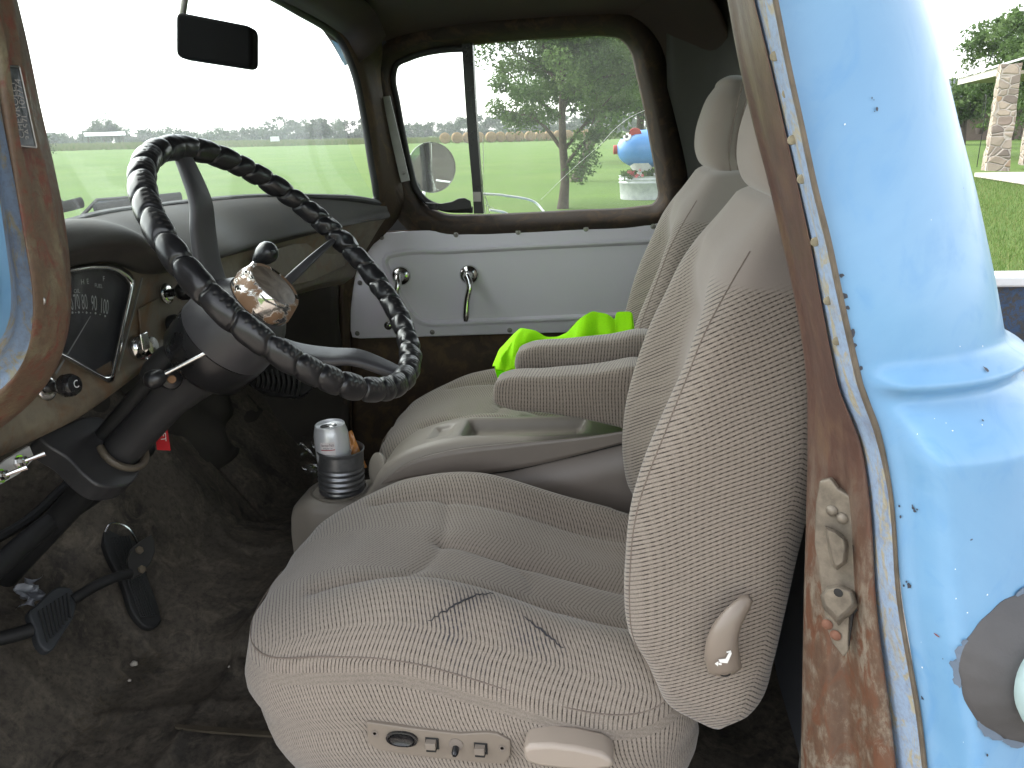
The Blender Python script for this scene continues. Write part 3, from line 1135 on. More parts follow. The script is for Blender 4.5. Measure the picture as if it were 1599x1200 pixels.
# ------------------------------------------------------------------ roof, back wall, passenger body side
def build_shell():
    xs = np.linspace(-.69, .33, 50)
    ys = np.linspace(.0, 1.52, 60)
    X, Y = np.meshgrid(xs, ys, indexing='ij')
    v = (Y - .76) / .76
    u = (X + .12) / .57
    Z = 1.86 - .12 * np.abs(v)**4 - .06 * np.clip(-u, 0, 1)**3 - .10 * np.clip(u, 0, 1)**4
    sheet('roof', np.stack([X, Y, Z], -1), M_['dark_cab'], TR, solid=-.02)
    # back wall: plan path swept up, with rear window opening
    plan = crom(np.array([(.125, 1.54), (.16, 1.53), (.225, 1.50), (.27, 1.43), (.29, 1.30), (.315, 1.05), (.325, .76), (.312, .48), (.275, .26), (.24, .19), (.20, .16)]), 70)
    zs = np.linspace(.60, 1.80, 50)
    G = np.array([[(p[0] - .02 * sm(z, 1.25, 1.8) * 1.0, .76 + (p[1] - .76) * (1 - .05 * sm(z, 1.3, 1.8)), z) for p in plan] for z in zs])
    a, b = G.shape[:2]
    F = []
    for i in range(a - 1):
        for j in range(b - 1):
            c = G[i:i + 2, j:j + 2].reshape(-1, 3).mean(0)
            if .42 < c[1] < 1.10 and 1.34 < c[2] < 1.62 and c[0] > .25:
                continue
            F.append((i * b + j, (i + 1) * b + j, (i + 1) * b + j + 1, i * b + j + 1))
    mk('back_wall', G.reshape(-1, 3), F, simple('dark_olive_back_wall', (.040, .040, .034), .7, var=.3, scale=5, bump=.2), TR, solid=.012)
    MB().box((.318, .76, 1.48), (.004, .70, .30)).build('rear_window', M_['glass_rear'], TR, smooth=False)
    MB().box((.272, .76, .80), (.02, 1.20, .36)).build('rear_panel', simple('dark_grey_seat_wall', (.10, .105, .12), .6, var=.3, scale=6, bump=.2), TR, bevel=.02)


build_shell()

WS_R = [(530, 60), (553, 112), (568, 180), (580, 255), (587, 298), (588, 312)]
GAP = [(604, 66), (592, 82), (588, 112), (594, 165), (604, 215), (617, 272), (625, 310), (617, 338), (596, 362), (566, 388), (549, 415), (543, 470), (543, 530), (547, 700)]
WIN = [(613, 118), (618, 100), (634, 90), (670, 80), (730, 70), (800, 62.5), (880, 57.5), (945, 55), (968, 59), (985, 78), (995, 115), (1006, 165),
       (1017, 225), (1027, 285), (1029, 308), (1021, 320), (1000, 324), (900, 330), (800, 335), (740, 337), (690, 334), (662, 318), (648, 295), (638, 255), (628, 205), (619, 155)]


def offset2(P, d):
    P = np.asarray(P, float)
    T = np.roll(P, -1, 0) - np.roll(P, 1, 0)
    N = np.stack([T[:, 1], -T[:, 0]], 1)
    N /= np.linalg.norm(N, axis=1)[:, None]
    return P + N * d


def build_passenger_side():
    # --- windshield pillar + header on the passenger side
    Rc = [(x, y, w) for (x, y), w in zip(WS_R, (1.37, 1.39, 1.40, 1.405, 1.41, 1.415))]
    top = [(420, -8, 1.08), (470, 20, 1.2), (506, 41, 1.30)]
    edge = aty(top + Rc + [(586, 330, 1.42), (570, 360, 1.44), (548, 395, 1.46), (535, 430, 1.47), (532, 520, 1.47), (536, 640, 1.47)])
    edge_in = aty([(425, -14, 1.11), (478, 12, 1.24), (518, 35, 1.34), (543, 57, 1.40), (566, 112, 1.425), (580, 180, 1.43), (590, 255, 1.43), (596, 300, 1.435), (597, 322, 1.44),
                   (592, 342, 1.45), (575, 370, 1.46), (554, 398, 1.475), (540, 432, 1.485), (537, 520, 1.485), (541, 640, 1.485)])
    gapc = aty([(520, -30, 1.32), (560, 5, 1.40), (586, 40, 1.46)] + [(x, y, 1.495) for x, y in GAP[1:]])
    G = loft([edge, edge_in, gapc * .5 + crom(edge_in, len(gapc)) * .5, gapc], 80)
    pil = sheet('windshield_pillar', G, M_['door_metal'], TR, solid=.012)
    # rubber seal of the windshield
    MB().tube(crom(aty([(330, -38, .9)] + top + Rc + [(584, 316, 1.41), (570, 314, 1.37), (540, 310, 1.30)]), 90), .0095, 10).build('windshield_seal', M_['black_rubber'], TR)
    # dark door gap and its weatherstrip
    MB().tube(crom(aty([(x, y, 1.505) for x, y in GAP]), 110), .008, 8).build('door_seal', M_['black_rubber'], TR)

    # --- passenger door
    n = 150
    w2 = resamp(crom(np.array(WIN), 400, True), n, True)
    A = np.array([at(*p, y=1.565) for p in w2])
    A2 = np.array([at(*p, y=1.545) for p in offset2(w2, 3)])
    B = np.array([at(*p, y=1.530) for p in offset2(w2, 9)])
    Cc = np.array([at(*p, y=1.500) for p in offset2(w2, 17)])
    Dd = np.array([at(*p, y=1.498) for p in offset2(w2, 30)])
    out = offset2(w2, 46)
    E_ = np.array([at(*p, y=1.515) for p in out])
    G = np.array([A, A2, B, Cc, (Cc + Dd) / 2 + [0, -.004, 0], Dd, E_])
    V = G.reshape(-1, 3)
    door = mk('passenger_door', V, gfaces(len(G), n, False, True), M_['frame'], TR, solid=.004)
    # lower door skin, behind the white card
    low = loft([aty([(600, 362, 1.503), (700, 356, 1.503), (900, 345, 1.503), (1060, 336, 1.503)]),
                aty([(560, 396, 1.505), (700, 400, 1.507), (900, 395, 1.507), (1100, 385, 1.507)]),
                aty([(547, 530, 1.507), (700, 530, 1.507), (900, 525, 1.507), (1120, 515, 1.507)]),
                aty([(549, 560, 1.485), (700, 560, 1.485), (900, 560, 1.485), (1120, 560, 1.485)]),
                aty([(552, 720, 1.49), (700, 720, 1.49), (900, 720, 1.49), (1120, 720, 1.49)])], 40, 30)
    sheet('door_inner_skin', low, M_['door_metal'], door, solid=.004)
    MB().box((-.25, 1.59, .937), (.86, .01, .70)).build('door_cavity', M_['black'], door, smooth=False)
    # roof rail above the window
    G = loft([aty([(560, 10, 1.44), (600, 62, 1.50), (640, 50, 1.505), (740, 36, 1.51), (850, 28, 1.512), (960, 24, 1.512), (1010, 50, 1.512), (1050, 130, 1.515), (1075, 250, 1.52), (1085, 370, 1.52)]),
              aty([(560, -20, 1.40), (600, 20, 1.45), (650, 10, 1.46), (740, 0, 1.46), (850, -8, 1.46), (980, -10, 1.46), (1060, 40, 1.47), (1100, 130, 1.50), (1120, 250, 1.52), (1125, 370, 1.53)]),
              aty([(560, -60, 1.30), (600, -40, 1.33), (650, -50, 1.34), (740, -55, 1.34), (850, -60, 1.34), (1000, -60, 1.34), (1110, 0, 1.38), (1150, 130, 1.45), (1165, 250, 1.50), (1165, 370, 1.53)])], 60, 16)
    sheet('roof_rail', G, M_['dark_cab'], TR, solid=-.01)
    # white card: outline with clipped corner
    card = [(598, 364), (640, 361), (760, 356), (900, 350), (1060, 344), (1120, 342), (1120, 513), (1000, 516), (900, 519), (760, 523), (640, 527), (558, 529), (548, 526), (546, 500), (549, 440), (556, 415), (572, 392)]
    nn = 120
    rim = resamp(np.array(card, float), nn, True)
    rings = [(0, 1.500), (0.6, 1.4945), (2.2, 1.4935)]
    # embossed bead: a ring inset inside the card
    V, F = [], []
    for d, y in rings:
        V.append(np.array([at(*p, y=y) for p in offset2(rim, -d)]))
    bead = np.array([(606, 425), (600, 410), (604, 400), (618, 396), (700, 391.5), (850, 384), (1000, 377), (1085, 374), (1085, 440), (1085, 488), (1000, 492), (900, 497), (760, 503), (700, 505.5), (672, 506), (655, 502), (640, 488), (622, 458)], float)
    bd = resamp(crom(bead, 400, True), nn, True)
    c0 = rim.mean(0)
    # align start indices
    sh = np.argmin(np.hypot(*(bd - rim[0]).T))
    bd = np.roll(bd, -sh, 0)
    for d, y in ((6, 1.4935), (4, 1.4925), (1.5, 1.4885), (-1.5, 1.4885), (-4, 1.4925), (-6, 1.4965), (-10, 1.4965)):
        V.append(np.array([at(*p, y=y) for p in offset2(bd, d)]))
    k = len(V)
    F = gfaces(k, nn, False, True) + [tuple((k - 1) * nn + j for j in range(nn))]
    mk('trim_card', np.vstack(V), F, M_['white_panel'], door, sharp=35)
    # screws
    for px, py in ((596, 371), (712, 367), (809, 363), (915, 358), (1020, 354), (562, 442), (675, 519), (796, 516), (895, 512), (558, 521)):
        p = at(px, py, y=1.4930)
        mb = MB()
        mb.lathe(p, (0, -1, 0), [(0, .0068), (.001, .0068), (.0012, .004), (.003, .0036), (.004, .0022)], 16)
        mb.box(p + [0, -.004, 0], (.0055, .0006, .0012), m=0)
        mb.build('trim_screw', M_['dull_steel'], door)
    # window crank (mostly behind the wheel) and door handle
    for px, py, ends, nm in ((627, 431, [(622, 442), (617, 470), (611, 505)], 'window_crank'), (733, 429, [(733, 442), (729, 470), (727, 502)], 'door_handle')):
        p = at(px, py, y=1.492)
        mb = MB()
        mb.lathe(p, (0, -1, 0), [(0, .0255), (.004, .0255), (.008, .022), (.012, .014), (.030, .012), (.036, .011), (.042, .004)], 28)
        q = [p + [0, -.034, 0]] + [at(*e, y=1.492 - .045 - .004 * i) for i, e in enumerate(ends)]
        mb.tube(crom(np.array(q), 14), np.interp(np.linspace(0, 1, 14), [0, .25, .9, 1], [.013, .0105, .0115, .007]), 12, flat=(1, .75))
        if nm == 'window_crank':
            mb.lathe(q[-1] + np.array([0, .0, 0]), (0, -1, 0), [(0, .008), (.004, .012), (.03, .011), (.034, .004)], 16)
        mb.build(nm, M_['chrome'], door)
    # division bar with its lower bright bracket
    bar = [((722, 69), (737, 67)), ((727, 150), (741, 150)), ((733, 230), (746, 230)), ((739, 298), (751, 298)), ((741, 334), (754, 334))]
    L = aty([(a[0], a[1], 1.535) for a, b in bar])
    R = aty([(b[0], b[1], 1.535) for a, b in bar])
    G = np.array([crom(L + [0, .02, 0], 30), crom(L, 30), crom(R, 30), crom(R + [0, .02, 0], 30)])
    sheet('division_bar', G, M_['black_plastic'], door, smooth=False, solid=.002)
    P = aty([(738.5, 300, 1.5335), (750.5, 300, 1.5335), (751.5, 315, 1.5335), (739.5, 315, 1.5335)])
    MB().prism(P, [0, -.002, 0]).build('bar_clip', M_['dull_steel'], door, smooth=False)
    # vent window frame and latch
    vent = [(722, 76, 1.545), (690, 78, 1.545), (640, 90, 1.545), (618, 102, 1.545), (614, 118, 1.545), (620, 160, 1.545), (630, 215, 1.545), (641, 265, 1.545), (650, 295, 1.545), (664, 313, 1.545), (690, 325, 1.545), (738, 328, 1.545)]
    MB().tube(crom(aty(vent), 80), .0085, 10).build('vent_frame', M_['black_rubber'], door)
    la = [(664, 316), (690, 318), (706, 315), (716, 310), (726, 309), (735, 314), (737, 326), (700, 330), (672, 327)]
    MB().prism(ats(la, y=1.531), [0, -.006, 0]).build('vent_latch', M_['black_plastic'], door, bevel=.002)
    # bright drip strip with a screw
    P = aty([(596, 152, 1.493), (609, 150, 1.493), (622, 205, 1.493), (640, 282, 1.493), (627, 285, 1.493), (608, 212, 1.493)])
    mb = MB().prism(P, [0, -.003, 0])
    mb.lathe(at(630, 270, y=1.489), (0, -1, 0), [(0, .005), (.002, .004), (.003, .001)], 12)
    mb.build('trim_strip', simple('grey_zinc_strip', (.27, .27, .25), .5, .4, var=.3, scale=12), door, sharp=30)
    # panes
    gv = [(616, 112), (632, 92), (690, 78), (724, 72), (742, 335), (690, 332), (664, 318), (650, 298), (632, 220)]
    mk('vent_pane', ats(gv, y=1.553), [tuple(range(len(gv)))], M_['glass_side'], door, smooth=False)
    gs = [(738, 68), (880, 56), (970, 55), (990, 85), (1030, 300), (1024, 325), (900, 333), (752, 338)]
    mk('door_pane', ats(gs, y=1.556), [tuple(range(len(gs)))], M_['glass_side'], door, smooth=False)
    # cracks in the big pane
    wh = simple('crack_edge_white', (.8, .82, .8), .4, bump=0)
    for pl, r in (([(1008, 172), (985, 183), (962, 200), (938, 226)], .0006), ([(938, 226), (890, 268), (845, 312)], .0004)):
        MB().tube(crom(ats(pl, y=1.5545), 20), r, 5).build('glass_crack', wh, door)
    for pl in ([(754, 214), (755, 255), (754, 290), (760, 318), (758, 333)], [(754, 302), (762, 318), (764, 334)], [(757, 320), (772, 326)]):
        MB().tube(crom(ats(pl, y=1.5545), 20), .0007, 5).build('glass_crack', wh, door)
    # round mirror outside and its bent bright arm
    mc = at(674, 262, y=1.80)
    nrm = unit(np.array([.42, -.88, -.02]))
    mb = MB()
    rr = 38.5 / FPX * np.dot(mc - CAM, fw)
    mb.lathe(mc, nrm, [(-.03, .2 * rr), (-.025, .7 * rr), (-.01, .97 * rr), (0, rr), (.003, rr), (.003, .955 * rr)], 40, 0, cap=False)
    mir = mb.build('side_mirror', M_['chrome'], TR)
    a_ = unit(np.cross(nrm, [0, 0, 1.0]))
    b_ = np.cross(nrm, a_)
    mk('mirror_glass', np.array([mc + nrm * .001 + .965 * rr * (math.cos(t) * a_ + math.sin(t) * b_) for t in np.arange(48) * 2 * math.pi / 48]), [tuple(range(48))], M_['mirror'], mir, smooth=False)
    arm = [at(754, 303, y=1.585), at(790, 306, y=1.66), at(838, 318, y=1.70), at(850, 332, y=1.68)]
    mb = MB().tube(crom(np.array(arm), 24), .0032, 8)
    mb.tube(crom(np.array([at(765, 328, y=1.60), at(790, 333, y=1.66), at(800, 338, y=1.68)]), 10), .0032, 8)
    mb.tube(crom(np.array([mc - nrm * .025, mc - nrm * .06 + [0, 0, -.02], mc + [-.03, -.05, -.16], mc + [0, -.14, -.20]]), 16), .005, 8)
    mb.build('mirror_arm', simple('white_painted_rod', (.75, .77, .75), .4, bump=0), mir)
    # outer door skin below the window so daylight does not leak
    G = np.array([[(x, 1.60, z) for z in (.45, .8, 1.285)] for x in (-.62, -.2, .12, .40)])
    sheet('outer_door_skin', G, M_['blue'], door, smooth=False, solid=.01)


build_passenger_side()


# ------------------------------------------------------------------ windshield, wipers, inside mirror
W0 = [(60, 356, .36), (90, 350, .46), (160, 332, .60), (250, 320, .78), (330, 311, .93), (400, 306, 1.05), (500, 306, 1.2), (560, 309, 1.33), (592, 315, 1.42)]


def build_front():
    base = aty(W0)
    base = np.vstack([[(-.56, .10, 1.36)], [(-.62, .20, 1.40)], base])
    topc = np.array([(-.56, .10, 1.69), (-.62, .2, 1.745), (-.655, .36, 1.765), (-.672, .50, 1.773), (-.68, .65, 1.775), (-.683, .80, 1.773), *aty([(430, 0, 1.1), (470, 20, 1.2), (506, 41, 1.30), (530, 60, 1.37), (548, 95, 1.40)])])
    def fit(C, n):
        c = crom(C, n)
        for _ in range(60):
            c[1:-1] = .5 * c[1:-1] + .25 * (c[:-2] + c[2:])
        return c
    bb_, tt_ = fit(base, 60), fit(topc, 60)
    gl = np.array([bb_ * (1 - s) + tt_ * s + np.array([-.05 * 4 * s * (1 - s), 0, 0]) for s in np.linspace(0, 1, 24)])
    G = gl
    _ = ([base, base * .62 + topc[:len(base)] * .38 + np.array([-.035, 0, 0]), base * .3 + topc[:len(base)] * .7 + np.array([-.02, 0, 0]), topc], 60, 20)
    ws = sheet('windshield', G, M_['glass_ws'], TR)
    # lower gasket / cowl edge
    MB().tube(crom(base + [0.0, 0, -.004], 80), .008, 8).build('cowl_seal', M_['black_rubber'], TR)
    # header panel over the glass
    hd = topc + np.array([.02, 0, -.005])
    hd2 = topc + np.array([.09, 0, .05])
    sheet('header', loft([hd, (hd + hd2) / 2 + [-.0, 0, -.008], hd2], 50), M_['dark_cab'], TR, solid=-.01)
    # wipers outside
    for pts, yy in ([(83, 335), (120, 328), (147, 321)], (.62, .66, .70)), ([(166, 330), (200, 325), (250, 317), (300, 311)], (.80, .85, .92, .99)):
        P = crom(np.array([at(p[0], p[1], y=y) for p, y in zip(pts, yy)]), 20)
        P = P + np.array([-.035, 0.02, 0.004])
        mb = MB().tube(P, .0075, 8, flat=(1.2, .6))
        mb.tube(np.array([P[10] + [-.004, 0, .008], P[2] + [-.012, 0, .012], P[0] + [-.02, -.05, -.03]]), .004, 6)
        mb.build('wiper_blade', M_['black_rubber'], TR)
    # inside mirror: black housing seen from behind on a stalk
    yy = .72
    out = np.array([at(*p, y=yy) for p in roundpoly([(281, 21), (399, 44), (399, 110), (281, 92)], 12)])
    c = out.mean(0)
    d = np.array([-.10, .99, -.05])
    m_ = MB().prism(out - d * .016, d * .034)  .build('rearview_mirror', simple('matt_black_mirror_back', (.004, .004, .004), .8, var=.2, bump=0, spec=.08), TR, bevel=.006, smooth=False)
    MB().tube(crom(np.array([at(292, 55, y=yy + .03), at(284, 40, y=yy + .035), at(286, 12, y=yy + .03), at(292, -20, y=yy + .02), at(300, -40, y=yy)]), 20), .0075, 10, flat=(1, .7)).build('mirror_stalk', M_['dull_steel'], m_)


build_front()


# ------------------------------------------------------------------ dashboard
def build_dash():
    base = np.vstack([[(-.60, .16, 1.39), (-.67, .28, 1.405)], aty(W0[1:])])
    lip = np.vstack([[(-.60, .16, 1.385)], ats([(60, 387), (110, 374), (170, 363), (215, 367), (246, 386), (266, 405), (304, 403), (348, 390)], x=-.655), aty([(400, 374, .9), (470, 358, 1.06), (540, 347, 1.25), (590, 335, 1.40), (606, 330, 1.44)])])
    und = np.vstack([[(-.66, .16, 1.345)], ats([(60, 425), (110, 416), (180, 411), (225, 428), (262, 425), (300, 413), (345, 403)], x=-.712), aty([(400, 389, .95), (470, 371, 1.1), (560, 349, 1.3), (607, 341, 1.435)])])
    n = 110
    b_, l_, u_ = crom(base, n), crom(lip, n), crom(und, n)
    mid1 = b_ * .66 + l_ * .34 + [0, 0, .012]
    mid2 = b_ * .33 + l_ * .67 + [0, 0, .013]
    lipd = l_ + [.004, 0, -.008]
    mid3 = l_ * .45 + u_ * .55 + [.004, 0, -.004]
    G = np.array([b_ + [-.015, 0, 0], b_ * .9 + l_ * .1 + [0, 0, .004], mid1, mid2, l_ * .93 + b_ * .07 + [0, 0, .005], l_, lipd, mid3, u_, u_ + [-.03, 0, .005]])
    G2 = np.zeros((46, n, 3))
    for j in range(n):
        G2[:, j] = crom(G[:, j], 46)
    # metal dash body
    bot = np.vstack([[(-.69, .13, 1.155)], ats([(0, 715), (60, 685), (130, 650), (200, 600), (265, 550), (330, 516), (430, 472)], x=-.72), aty([(480, 454, 1.2), (512, 446, 1.32), (545, 440, 1.44)])])
    bb = crom(bot, n)
    D = np.array([u_ + [-.004, 0, .004], u_ * .97 + bb * .03 + [-.008, 0, 0], u_ * .6 + bb * .4 + [-.008, 0, 0], u_ * .25 + bb * .75 + [-.004, 0, 0], bb * .93 + u_ * .07 + [.004, 0, 0], bb + [.0, 0, .004], bb + [-.014, 0, -.006], bb + [-.05, 0, -.002], bb + [-.14, 0, .01]])
    D2 = np.zeros((60, n, 3))
    for j in range(n):
        D2[:, j] = crom(D[:, j], 60)
    dash = sheet('dashboard', D2, M_['dash_metal'], TR)
    sheet('dash_pad', G2, M_['pad'], dash)
    xf = -.722

    def dp(px, py, off=0.0):
        return at(px, py, x=xf + off)
    ax = np.array([1.0, 0, 0])
    # --- gauge cluster: chrome bezel and dark fan face (mirror-symmetric about the column)
    fan = [(20, 455), (60, 432), (100, 419), (140, 412), (172, 411), (190, 416), (204, 426), (213, 438), (211, 452), (196, 520), (184, 575), (179, 596), (170, 600), (150, 590), (110, 567), (80, 552), (40, 540)]
    fp = resamp(np.array(fan, float), 120, True)
    c2 = fp.mean(0)
    rings = []
    for s, off in ((1.0, .0), (1.0, .012), (.97, .02), (.925, .022), (.88, .016), (.845, .004), (.84, -.004)):
        rings.append(np.array([dp(*(c2 + (p - c2) * s), off) for p in fp]))
    bz = mk('gauge_bezel', np.vstack(rings), gfaces(len(rings), 120, False, True), M_['chrome'], dash)
    face = np.array([dp(*(c2 + (p - c2) * .90), .0) for p in fp])
    mk('gauge_face', face, [tuple(range(120))], simple('dusty_gauge_face', (.035, .036, .038), .45, var=.35, scale=25, bump=0), bz, smooth=False)
    # numerals stand on the face
    mb = MB()
    ez, ey = np.array([0, 0, 1.0]), np.array([0, 1.0, 0])
    def put(txt, px, py, size, rot=0.0, wsc=1.0, off=.0035):
        a = math.radians(rot)
        ex_ = (ey * math.cos(a) + ez * math.sin(a)) * wsc
        ey_ = -ey * math.sin(a) + ez * math.cos(a)
        mb.add(*text_geo(txt, size, dp(px, py, off), ex_, ey_))
    for txt, px, py, r in (('50', 92, 478, 6), ('60', 109, 475, 1), ('70', 120, 473, -4), ('80', 132, 473, -9), ('90', 147, 475, -15), ('100', 163, 480, -21)):
        put(txt, px, py, .030, r, .42)
    for px, py in ((104, 490), (113, 488.5), (123, 488), (135, 488.5), (149, 489.5), (164, 494)):
        mb.lathe(dp(px, py, .0035), ax, [(0, .0016), (.0006, .0014)], 10)
    for px, py in ((108, 489.5), (118, 488.5), (129, 488), (141, 489), (156, 491.5)):
        mb.lathe(dp(px, py, .0035), ax, [(0, .0009), (.0006, .0008)], 8)
    put('H', 129, 441, .010, -8); put('E', 137, 440, .010, -10); put('F', 162, 436, .010, -16); put('C', 103, 447, .010, 0)
    put('OIL', 120, 455, .008, -8); put('FUEL', 154, 447, .008, -15)
    mb.build('gauge_numerals', simple('faded_numerals', (.30, .32, .32), .6, bump=0), bz, smooth=False)
    mb = MB()
    mb.add(*[(lambda P: (P, [(0, 1, 2, 3)]))(np.array([dp(86, 583, .004), dp(88, 586, .004), dp(142, 494, .004), dp(141, 493.5, .004)]))][0])
    mb.build('speed_needle', simple('pale_needle', (.22, .23, .23), .5, bump=0), bz, smooth=False)
    pane = np.array([dp(*(c2 + (p - c2) * .89), .010) for p in fp])
    mk('gauge_pane', pane, [tuple(range(120))], gauge_glass(), bz, smooth=False)
    # thin bright edge strip beside it
    MB().tube(np.array([dp(222, 434, .004), dp(200, 520, .004), dp(180, 598, .004)]), .0014, 6).build('edge_strip', M_['dull_steel'], dash)

    def knob(px, py, kind, name):
        o = dp(px, py, .002)
        d = unit([1, -.05, .12])
        mb = MB()
        if kind == 'pull':
            mb.lathe(o, d, [(0, .016), (.004, .0165), (.007, .013), (.007, .007)], 24, 1)
            mb.lathe(o, d, [(.005, .0065), (.022, .006), (.024, .011), (.030, .0145), (.040, .0145), (.045, .012), (.046, .004)], 24, 0)
            return mb.build(name, [M_['black_plastic'], M_['chrome']], dash)
        if kind == 'chromelock':
            mb.lathe(o, d, [(0, .020), (.006, .0205), (.012, .017), (.013, .016), (.024, .0155), (.028, .013), (.029, .003)], 28, 0)
            return mb.build(name, [M_['chrome']], dash)
        if kind == 'button':
            mb.lathe(o, d, [(0, .0085), (.004, .0085), (.006, .006), (.009, .0055), (.010, .002)], 20, 0)
            return mb.build(name, [M_['dull_steel']], dash)
        if kind == 'hole':
            mb.lathe(o, d, [(0, .010), (.0015, .010), (.0016, .0085), (-.004, .0083)], 20, 0, cap=False)
            mb.lathe(o, d, [(.0004, .0084), (.0006, .001)], 20, 0)
            return mb.build(name, [M_['black']], dash)
        if kind == 'dark':
            mb.lathe(o, d, [(0, .016), (.008, .017), (.018, .014), (.022, .008), (.023, .001)], 22, 0)
            return mb.build(name, [M_['black_rubber']], dash)
    knob(258, 459, 'pull', 'pull_knob')
    k2 = knob(70, 606, 'pull', 'choke_knob')
    o = dp(70, 606, .002) + unit([1, -.05, .12]) * .0465
    mk('knob_letter', *text_geo('C', .014, o, (0, 1, 0), (-.12, 0, 1)), M_['white_letter'], dash, smooth=False)
    ig = knob(214, 543, 'chromelock', 'ignition_switch')
    knob(298, 443, 'hole', 'empty_knob_hole')
    knob(268, 508, 'dark', 'rubber_knob')
    knob(431, 396, 'button', 'glovebox_lock')
    # flip tab + key of the ignition
    P = dp(226, 533, .03)
    MB().box(P, (.004, .018, .026)).build('ignition_key', M_['chrome'], dash, bevel=.004)
    # glove box door and little ash tray, shut lines cut as grooves of a raised panel
    for quad, nm, t in (([(372, 400), (448, 380), (515, 366), (520, 415), (470, 440), (380, 455)], 'glovebox_door', .005), ([(300, 520), (292, 500), (328, 480), (345, 470), (350, 492), (318, 515)], 'ashtray', .004), ([(214, 482), (246, 465), (250, 545), (222, 560)], 'radio_blank', .003)):
        if nm == 'glovebox_door':
            pp = aty([(a, b, y) for (a, b), y in zip(quad, (.93, 1.10, 1.30, 1.33, 1.16, .95))])
            pp[:, 0] = np.interp(pp[:, 1], [.9, 1.1, 1.35], [-.712, -.700, -.672])
            pp += [.004, 0, 0]
        else:
            pp = np.array([dp(a, b, .0) for a, b in quad])
        MB().prism(pp, [t, 0, 0]).build(nm, M_['dash_metal'], dash, bevel=.003)
    # toggle switch plate under the dash at the left edge
    pl = [(-20, 742), (10, 718), (46, 697), (54, 716), (30, 740), (0, 757), (-20, 768)]
    sp = MB().prism(ats(pl, x=-.70), [-.003, 0, 0]).build('switch_plate', simple('brushed_aluminium', (.42, .42, .41), .45, .25, var=.15, scale=40), dash, smooth=False)
    for px, py in ((28, 722), (-2, 744)):
        o = at(px, py, x=-.70)
        mb = MB()
        mb.lathe(o, (1, .05, .2), [(0, .0085), (.003, .0085), (.003, .006), (.010, .0055), (.011, .003)], 8)
        mb.tube([o + [.010, 0, .002], o + [.028, .012, .007]], [.0022, .0032], 8)
        mb.build('toggle_switch', M_['chrome'], dash)
    # heater / speaker grille low in the middle
    c = at(440, 590, y=.86)
    bx = np.array([at(393, 572, y=.86), at(430, 566, y=.86), at(470, 566, y=.86), at(490, 580, y=.86), at(491, 610, y=.86), at(470, 626, y=.86), at(420, 622, y=.86), at(396, 606, y=.86)])
    sp = MB().prism(bx, [-.06, .06, .0]).build('heater_box', M_['black_plastic'], TR, bevel=.008)
    mb = MB()
    for i in range(9):
        f = .06 + i * .105
        a = bx[0] * (1 - f) + bx[2] * f
        b = bx[7] * (1 - f) + bx[5] * f
        mb.tube(crom(np.array([a * .85 + b * .15, (a + b) / 2 + [.008, -.008, 0], a * .12 + b * .88]), 8) + np.array([.004, -.004, 0]), .0028, 6)
    mb.build('heater_louver', M_['black_rubber'], sp)


build_dash()


# ------------------------------------------------------------------ steering column and wheel
CW = np.array([-.442, .483, 1.336])
NW = np.array([math.cos(math.radians(42.1)), -.014, math.sin(math.radians(42.1))])
NW = unit(NW)
AW = unit(np.cross(NW, [0, 1.0, 0]))
BW = np.cross(NW, AW)
RW = .215


def wp(th, r=1.0, L=0.0):
    t = math.radians(th)
    return CW + RW * r * (math.cos(t) * AW + math.sin(t) * BW) - NW * L


